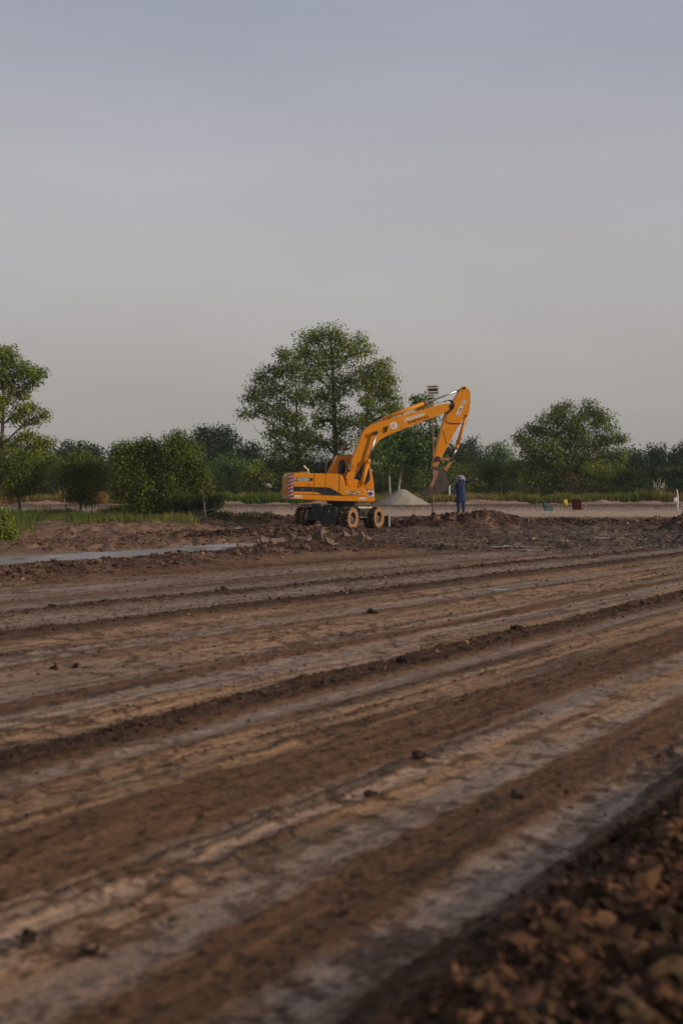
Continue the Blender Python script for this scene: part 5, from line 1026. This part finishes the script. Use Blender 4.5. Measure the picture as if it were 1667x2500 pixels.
# trees and shrubs behind the road
GF = 'far dark trees on the skyline'; GM = 'shrubs and trees of the belt behind the road'
belt = [
 # label, Y, lobes, trunk, n, leaf, col, group
 ('dark double-crowned tree on the skyline above the slim-trunked small tree', 215, [(165, 1105, 34, 18), (190, 1100, 26, 17), (225, 1105, 24, 18), (240, 1118, 14, 14), (150, 1130, 30, 20), (200, 1130, 50, 24)], (195, 1190), 170, .42, 'dusk', GF),
 ('dark rounded tree on the skyline left of the big dense bush', 220, [(300, 1110, 30, 20), (330, 1105, 26, 16), (280, 1120, 18, 18), (320, 1140, 50, 26)], (310, 1190), 130, .42, 'dusk', GF),
 ('dark many-headed tree on the skyline right behind the big dense bush', 205, [(490, 1062, 22, 16), (545, 1062, 26, 20), (515, 1070, 26, 22), (565, 1078, 15, 18), (480, 1095, 22, 22), (530, 1100, 50, 28), (560, 1115, 20, 20)], (520, 1190), 230, .38, 'dusk', GF),
 ('small dark green dome of a tree on the skyline left of the airy trees', 200, [(612, 1105, 26, 20), (600, 1115, 30, 20), (630, 1125, 26, 22)], (612, 1190), 120, .36, 'dark', GF),
 ('shaded round tree behind the tall tree at the left edge', 160, [(110, 1110, 28, 20), (85, 1120, 26, 20), (125, 1130, 22, 22)], (108, 1200), 110, .3, 'mid', GM),
 ('thin poplar-shaped tree on the skyline right of the arm', 240, [(1150, 1075, 9, 12), (1152, 1092, 14, 16), (1150, 1112, 18, 20), (1155, 1135, 26, 26)], (1152, 1195), 90, .36, 'dusk', GF),
 ('hazy tree on the skyline just right of the bucket cylinder', 245, [(1128, 1092, 15, 12), (1125, 1112, 24, 18), (1130, 1138, 34, 24)], (1128, 1195), 80, .38, 'dusk', GF),
 ('pointed dark conifer-like tree between the thin poplar and the flat-topped tree', 235, [(1172, 1108, 5, 9), (1172, 1120, 12, 12), (1175, 1140, 22, 20), (1190, 1125, 14, 12)], (1173, 1195), 60, .34, 'dusk', GF),
 ('flat-topped open tree on the skyline left of the large round-headed tree', 185, [(1205, 1092, 18, 9), (1228, 1095, 14, 9), (1212, 1108, 30, 12), (1238, 1110, 10, 8), (1220, 1125, 34, 16), (1215, 1150, 36, 18)], (1218, 1195), 120, .3, 'feather', GF),
 ('dark tree on the skyline touching the right flank of the large round-headed tree', 210, [(1545, 1112, 18, 14), (1560, 1120, 14, 10), (1540, 1135, 26, 20)], (1545, 1195), 90, .38, 'dusk', GF),
 ('wide dark tree with gaps on the skyline near the right edge', 215, [(1590, 1108, 20, 14), (1612, 1106, 18, 14), (1600, 1130, 34, 22), (1575, 1125, 14, 12), (1585, 1155, 36, 20)], (1600, 1200), 170, .38, 'dusk', GF),
 ('tallest dark tree of the skyline cut by the right edge', 205, [(1660, 1105, 26, 16), (1685, 1100, 30, 18), (1650, 1130, 30, 24), (1690, 1140, 40, 30), (1640, 1150, 24, 22)], (1668, 1200), 170, .38, 'dusk', GF),
 ('pale green leafy shrub below the small dome tree', 150, [(560, 1130, 40, 22), (600, 1145, 34, 22), (530, 1150, 30, 22), (570, 1170, 44, 22)], (565, 1215), 200, .2, 'feather', GM),
 ('light green spreading tree left of the excavator counterweight', 148, [(640, 1150, 38, 24), (615, 1170, 34, 22), (660, 1175, 34, 22), (632, 1195, 40, 20)], (635, 1220), 200, .2, 'bright', GM),
 ('dark shrub beneath the broad airy tree', 140, [(690, 1130, 34, 24), (665, 1140, 24, 22), (715, 1155, 34, 26), (690, 1180, 40, 24)], (690, 1222), 180, .2, 'dark', GM),
 ('dark thicket tree behind the cab roof', 142, [(770, 1135, 40, 26), (760, 1170, 40, 26), (815, 1130, 34, 26), (800, 1165, 40, 26), (850, 1140, 40, 30)], (790, 1222), 240, .2, 'dark', GM),
 ('green shrub low behind the cab front', 138, [(910, 1140, 34, 26), (895, 1175, 34, 24), (930, 1180, 30, 24), (905, 1110, 24, 20)], (912, 1225), 190, .18, 'mid', GM),
 ('dark round tree behind the feathery trees, left of the arm', 165, [(985, 1085, 36, 22), (1020, 1080, 34, 22), (1050, 1090, 30, 22), (960, 1110, 34, 24), (1010, 1120, 46, 28), (1060, 1120, 34, 26)], (1010, 1215), 290, .26, 'dark', GM),
 ('bushy tree behind the sand pile peak', 128, [(985, 1150, 34, 24), (1015, 1165, 34, 26), (970, 1180, 34, 22), (1005, 1195, 40, 20)], (995, 1228), 230, .16, 'mid', GM),
 ('bushy tree right behind the bucket', 130, [(1050, 1150, 34, 26), (1080, 1140, 28, 22), (1060, 1185, 40, 24), (1095, 1170, 28, 24)], (1065, 1228), 230, .16, 'mid', GM),
 ('dark tree on the skyline above the head of the pointing person', 175, [(1105, 1110, 30, 18), (1085, 1100, 18, 14), (1115, 1130, 36, 22), (1150, 1140, 30, 20)], (1110, 1215), 180, .26, 'dark', GM),
 ('green bush right behind the pointing person', 133, [(1130, 1165, 36, 24), (1110, 1190, 34, 20), (1150, 1190, 34, 20), (1140, 1150, 22, 14)], (1130, 1228), 220, .16, 'bright', GM),
 ('shrub with light top behind the outstretched hand', 136, [(1190, 1140, 28, 16), (1215, 1150, 26, 18), (1185, 1165, 36, 22), (1220, 1180, 36, 20), (1175, 1195, 30, 18)], (1200, 1230), 240, .16, 'mid', GM),
 ('yellow-tipped leafy shrub behind the teal chair', 131, [(1310, 1158, 18, 12), (1330, 1165, 12, 8), (1290, 1160, 20, 14), (1300, 1180, 36, 18), (1275, 1195, 30, 18), (1320, 1195, 28, 14)], (1300, 1230), 190, .16, 'bright', GM),
 ('broad green shrub left of the yellow-tipped one', 135, [(1250, 1150, 34, 22), (1245, 1180, 40, 22), (1265, 1140, 20, 14), (1240, 1200, 40, 16)], (1250, 1230), 220, .16, 'bright', GM),
 ('brownish twiggy shrub under the large round-headed tree', 128, [(1400, 1180, 24, 16), (1390, 1195, 28, 16), (1420, 1195, 22, 14)], (1402, 1232), 130, .13, 'brown', GM),
 ('green shrub right of the brownish twiggy one', 129, [(1455, 1150, 34, 20), (1480, 1160, 30, 20), (1450, 1180, 40, 22), (1490, 1185, 34, 20)], (1465, 1232), 240, .16, 'bright', GM),
 ('deep green rounded shrub before the block wall, left side', 126, [(1540, 1160, 28, 18), (1560, 1180, 24, 20), (1530, 1190, 32, 22), (1560, 1205, 26, 16)], (1545, 1234), 240, .15, 'dark', GM),
 ('olive shrub between the deep green shrub and the round-headed tree', 127, [(1510, 1165, 22, 18), (1500, 1190, 26, 18), (1515, 1210, 24, 12)], (1508, 1234), 130, .15, 'olive', GM),
 ('dark small shrub beside the white stand pipe', 150, [(1660, 1190, 20, 14), (1680, 1185, 24, 18), (1650, 1195, 12, 10)], (1665, 1215), 90, .16, 'dark', GM),
 ('slim green saplings above the block wall', 172, [(1640, 1162, 14, 12), (1655, 1165, 12, 12), (1625, 1165, 14, 12), (1680, 1165, 16, 14)], (1645, 1215), 90, .18, 'feather', GM),
 ('dark green tree at left between the two small front trees', 135, [(100, 1150, 34, 20), (135, 1160, 30, 20), (110, 1180, 36, 22), (85, 1195, 30, 16)], (110, 1232), 230, .17, 'mid', GM),
 ('shaded bush behind the fork-trunked small tree', 133, [(20, 1130, 40, 22), (60, 1120, 34, 18), (10, 1170, 40, 26), (55, 1180, 34, 22), (-30, 1150, 40, 40)], (30, 1232), 270, .17, 'mid', GM),
 ('dim bush behind the slim-trunked small tree', 134, [(170, 1150, 34, 20), (240, 1150, 34, 22), (205, 1175, 50, 26), (260, 1180, 30, 22)], (210, 1232), 250, .17, 'dark', GM),
 ('bright low shrub between the slim-trunked tree and the big bush', 128, [(255, 1195, 16, 14), (270, 1210, 14, 12), (245, 1212, 16, 10)], (258, 1234), 80, .14, 'bright', GM),
 ('shadowed shrub right beside the big dense bush', 130, [(520, 1175, 30, 24), (545, 1190, 28, 20), (500, 1200, 30, 18), (570, 1195, 26, 20)], (530, 1232), 220, .15, 'mid', GM),
]
for i, (lab, Y, lobes, tk, n, leaf, col, grp) in enumerate(belt):
    big = Y > 170
    ty = min(l[1] for l in lobes)+14
    tree('tree' if 'tree' in lab.split(' on ')[0].split(' behind')[0] and 'shrub' not in lab.split(' ')[0:4] else 'shrub', lab, 'tree' if 'tree' in lab.split(' behind')[0].split(' on the')[0].split(' above')[0].split(' beneath')[0].split(' under')[0].split(' between')[0].split(' right')[0].split(' left')[0].split(' below')[0] else 'shrub', Y, lobes, [(tk[0], tk[1]), (tk[0]+2, (tk[1]+ty)/2), (tk[0]+1, ty+10)],
         n=n, per=30 if not big else 26, leaf=leaf*.95, col=col, group=grp, tr=(.14, .05) if not big else (.3, .1), spread=.55 if not big else 1.1, seed=100+i, shell=.65, nlimb=2)
# the low dark mass of undergrowth that closes the belt
rng = np.random.default_rng(5)
def mass(name, Y0, Y1, x0, x1, top, n, leaf, cols, seed):
    rng = np.random.default_rng(seed); X = rng.uniform(x0, x1, n); Yv = rng.uniform(Y0, Y1, n)
    h = top(X, Yv)*np.sqrt(rng.random(n)); base = height(X, Yv)[0]
    P = np.stack([X, Yv, base+h], -1); V, F = leafquads(P, np.full(n, leaf), rng, .2, .6)
    pal = np.array(GREENS[cols]); t = fbm(X*.5, Yv*.3+h*1.2, 3, seed)[:, None]; C = pal[2]+(pal[1]-pal[2])*np.clip(t*1.6-.3, 0, 1); C = C*(.7+.6*rng.random((n, 1)))
    o = bigmesh(name, V, F, M['leaf'], None, np.repeat(C, 4, 0)); tag(o, kind='stuff')
mass('undergrowth', 152, 158, -60, 70, lambda x, y: 2.6+2.4*fbm(x*.22, y*0, 3, 33), 40000, .38, 'dark', 71)
mass('undergrowth', 118, 124, -40, 42, lambda x, y: (.8+1.7*fbm(x*.35, y*0, 3, 34)), 30000, .17, 'dark', 72)
mass('far_wood', 300, 330, -130, 140, lambda x, y: 5+4*fbm(x*.05, y*0, 3, 35), 30000, .9, 'dusk', 73)

# grass
def grass(name, n, xs, ys, dens, hgt, cols, seed, wd=.012):
    rng = np.random.default_rng(seed); X = rng.uniform(*xs, n); Y = rng.uniform(*ys, n); k = rng.random(n) < dens(X, Y); X, Y = X[k], Y[k]; n = len(X)
    z = height(X, Y)[0]; cl = fbm(X*.9, Y*.7, 3, seed); h = hgt*(.35+1.1*cl)*(.6+.7*rng.random(n)); a = rng.uniform(0, 6.283, n); ln = h*rng.uniform(.1, .5, n)
    B_ = np.stack([X, Y, z-.02], -1); side = np.stack([np.cos(a), np.sin(a), 0*a], -1)*wd*(1+.5*rng.random((n, 1))); lean = np.stack([np.cos(a*3.1)*ln, np.sin(a*3.1)*ln, 0*a], -1)
    T_ = B_+lean+np.stack([0*h, 0*h, h], -1); Mi = B_+lean*.35+np.stack([0*h, 0*h, h*.6], -1)
    V = np.stack([B_-side, B_+side, Mi+side*.8, T_, Mi-side*.8], 1).reshape(-1, 3); F = np.arange(5*n).reshape(n, 5)
    c = np.array(cols); t = np.clip(fbm(X*.35, Y*.3, 3, seed+3)*2.2-.6+.3*(rng.random(n)-.5), 0, 1)[:, None]; C = (c[0]*(1-t)+c[1]*t)*(.65+.7*rng.random((n, 1)))
    o = bigmesh(name, V, F, M['grass'], None, np.repeat(C, 5, 0)); tag(o, kind='stuff')
def bankd(X, Y):
    px = CX+X*FPX/Y; e_ = 62+8*fbm(X*.6, Y*.1, 3, 405); a = ss(60, 110, px)*(1-ss(420, 500, px))*ss(-2, 7, Y-e_)*(Y < 82)*(1-.85*(ss(85, 110, px)*(1-ss(150, 200, px))*(Y < 76))); b = (1-ss(60, 110, px))*(Y > 56)*(Y < 82)*.5
    return np.clip(a+b, 0, 1)*(.08+.95*ss(.40, .56, fbm(X*.5, Y*.35, 3, 401)))
grass('bank_grass', 60000, (-19, -6), (55, 82), bankd, .42, [(.085, .130, .022), (.20, .19, .05)], 21, .013)
def fard(X, Y):
    px = CX+X*FPX/Y; g = ss(.30, .5, fbm(X*.25, Y*.2, 3, 402)); return (.25+.75*g)*np.where((px > 480)&(px < 680), .55, 1)
grass('tall_field_grass', 60000, (-34, 34), (108.5, 119), fard, .72, [(.13, .15, .03), (.26, .20, .06)], 22, .022)
grass('dry_grass', 9000, (-30, -14), (107.5, 116), lambda X, Y: .9*ss(.42, .55, fbm(X*.3, Y*.2, 3, 403)), .9, [(.26, .17, .06), (.32, .16, .06)], 23, .022)
grass('field_grass', 20000, (-12, -3), (108, 116), lambda X, Y: np.ones_like(X)*.9, .6, [(.09, .17, .03), (.12, .18, .03)], 24, .02)
grass('weeds', 900, (-6.5, -3.5), (72, 79), lambda X, Y: ss(.45, .55, fbm(X*1.2, Y*.6, 3, 404)), .28, [(.06, .12, .025), (.10, .13, .03)], 25, .014)
# blossom bush, brush heap, bare shrub
def twigs(name, label, cat, Y, px, py, rx, ry, n, m, seed, r0=.03, fan=False):
    rng = np.random.default_rng(seed); s = Y/FPX; b = W(px, py, Y); b[2] = gz(b[0], b[1]); root = empty(name, b, label, cat); mb = MB()
    for i in range(n):
        if fan: a = rng.normal(0, .55); L_ = ry*s*rng.uniform(.5, 1); p0 = b+np.array([rng.normal(0, .1), rng.normal(0, .15), 0]); p2 = p0+np.array([math.sin(a)*L_*rx/ry, rng.normal(0, .3), math.cos(a)*L_]); p1 = (p0+p2)/2+rng.normal(0, .12, 3)
        else: p0 = b+np.array([rng.uniform(-1, 1)*rx*s, rng.normal(0, .5), rng.random()*ry*s*.7]); d = rng.normal(size=3)*np.array([1, .5, .35]); d /= np.linalg.norm(d); p2 = p0+d*rng.uniform(.4, 1.3); p2[2] = max(p2[2], b[2]+.03); p1 = (p0+p2)/2+rng.normal(0, .1, 3)
        mb.tube(curve([p0, p1, p2], 6), np.linspace(r0, r0*.3, 6), 4)
    mb.build('twigs', M[m], root, 0, True); return root
twigs('brush_heap', 'heap of dry cut brushwood behind the pointing person', 'brushwood', 110, 1160, 1232, 34, 22, 150, 'deadwood', 31, .022)
twigs('brush_heap', 'tangle of dark twigs low beside the big dense bush', 'brushwood', 75.2, 470, 1262, 30, 26, 120, 'deadwood', 32, .016)
twigs('brush_heap', 'dry twigs on the ground below the bucket', 'brushwood', 110, 1105, 1232, 26, 12, 90, 'deadwood', 34, .02)
twigs('bare_shrub', 'bare pale-branched shrub in front of the block wall', 'shrub', 121, 1606, 1222, 34, 66, 34, 'palebark', 33, .05, True)
def blossoms():
    Y = 124; rng = np.random.default_rng(3); b = W(660, 1225, Y); b[2] = gz(b[0], b[1]); root = empty('flowering_bush', b, 'small bush with creamy white blossom left of the counterweight', 'bush')
    P = []; 
    for (x, y, rx, ry) in ((655, 1188, 6, 8), (648, 1198, 6, 8), (663, 1200, 8, 8), (672, 1206, 5, 4)):
        c = W(x, y, Y); P.append(c+rng.normal(size=(90, 3))*np.array([rx, rx, ry])*Y/FPX*.5)
    P = np.vstack(P); V, F = leafquads(P, np.full(len(P), .14), rng, 0, .8); bigmesh('blossom', V, F, M['blossom'], root)
    mb = MB()
    for i in range(10): q = P[rng.integers(0, len(P))]; mb.tube([b, (b+q)/2+rng.normal(0, .05, 3), q], [.03, .02, .01], 4)
    mb.tube([b, W(660, 1170, Y)], [.02, .01], 4); mb.build('stem', M['deadwood'], root)
    P2 = W(660, 1212, Y)+rng.normal(size=(500, 3))*np.array([.45, .3, .25]); V, F = leafquads(P2, np.full(500, .12), rng); bigmesh('foliage', V, F, M['leaf'], root, np.tile((.05, .07, .03), (2000, 1)))
blossoms()

# ------------------------------------------------------------------ the thin haze
hz = MB(); hz.box((0, 700, 11.4), (1450, 850, 12.7)); ho = hz.build('haze', []); tag(ho, kind='stuff')
hm = bpy.data.materials.new('haze_air'); hm.use_nodes = True; ht = hm.node_tree; ht.nodes.clear()
hv = ht.nodes.new('ShaderNodeVolumePrincipled'); hv.inputs['Density'].default_value = .00022; hv.inputs['Color'].default_value = (.80, .84, .90, 1); hv.inputs['Anisotropy'].default_value = .2
hout = ht.nodes.new('ShaderNodeOutputMaterial'); ht.links.new(hv.outputs[0], hout.inputs['Volume']); ho.data.materials.append(hm)
print('TRIS', sum(sum(len(p.vertices)-2 for p in o.data.polygons) if len(o.data.polygons) < 5000 else len(o.data.polygons)*(len(o.data.polygons[0].vertices)-2) for o in bpy.data.objects if o.type == 'MESH'))
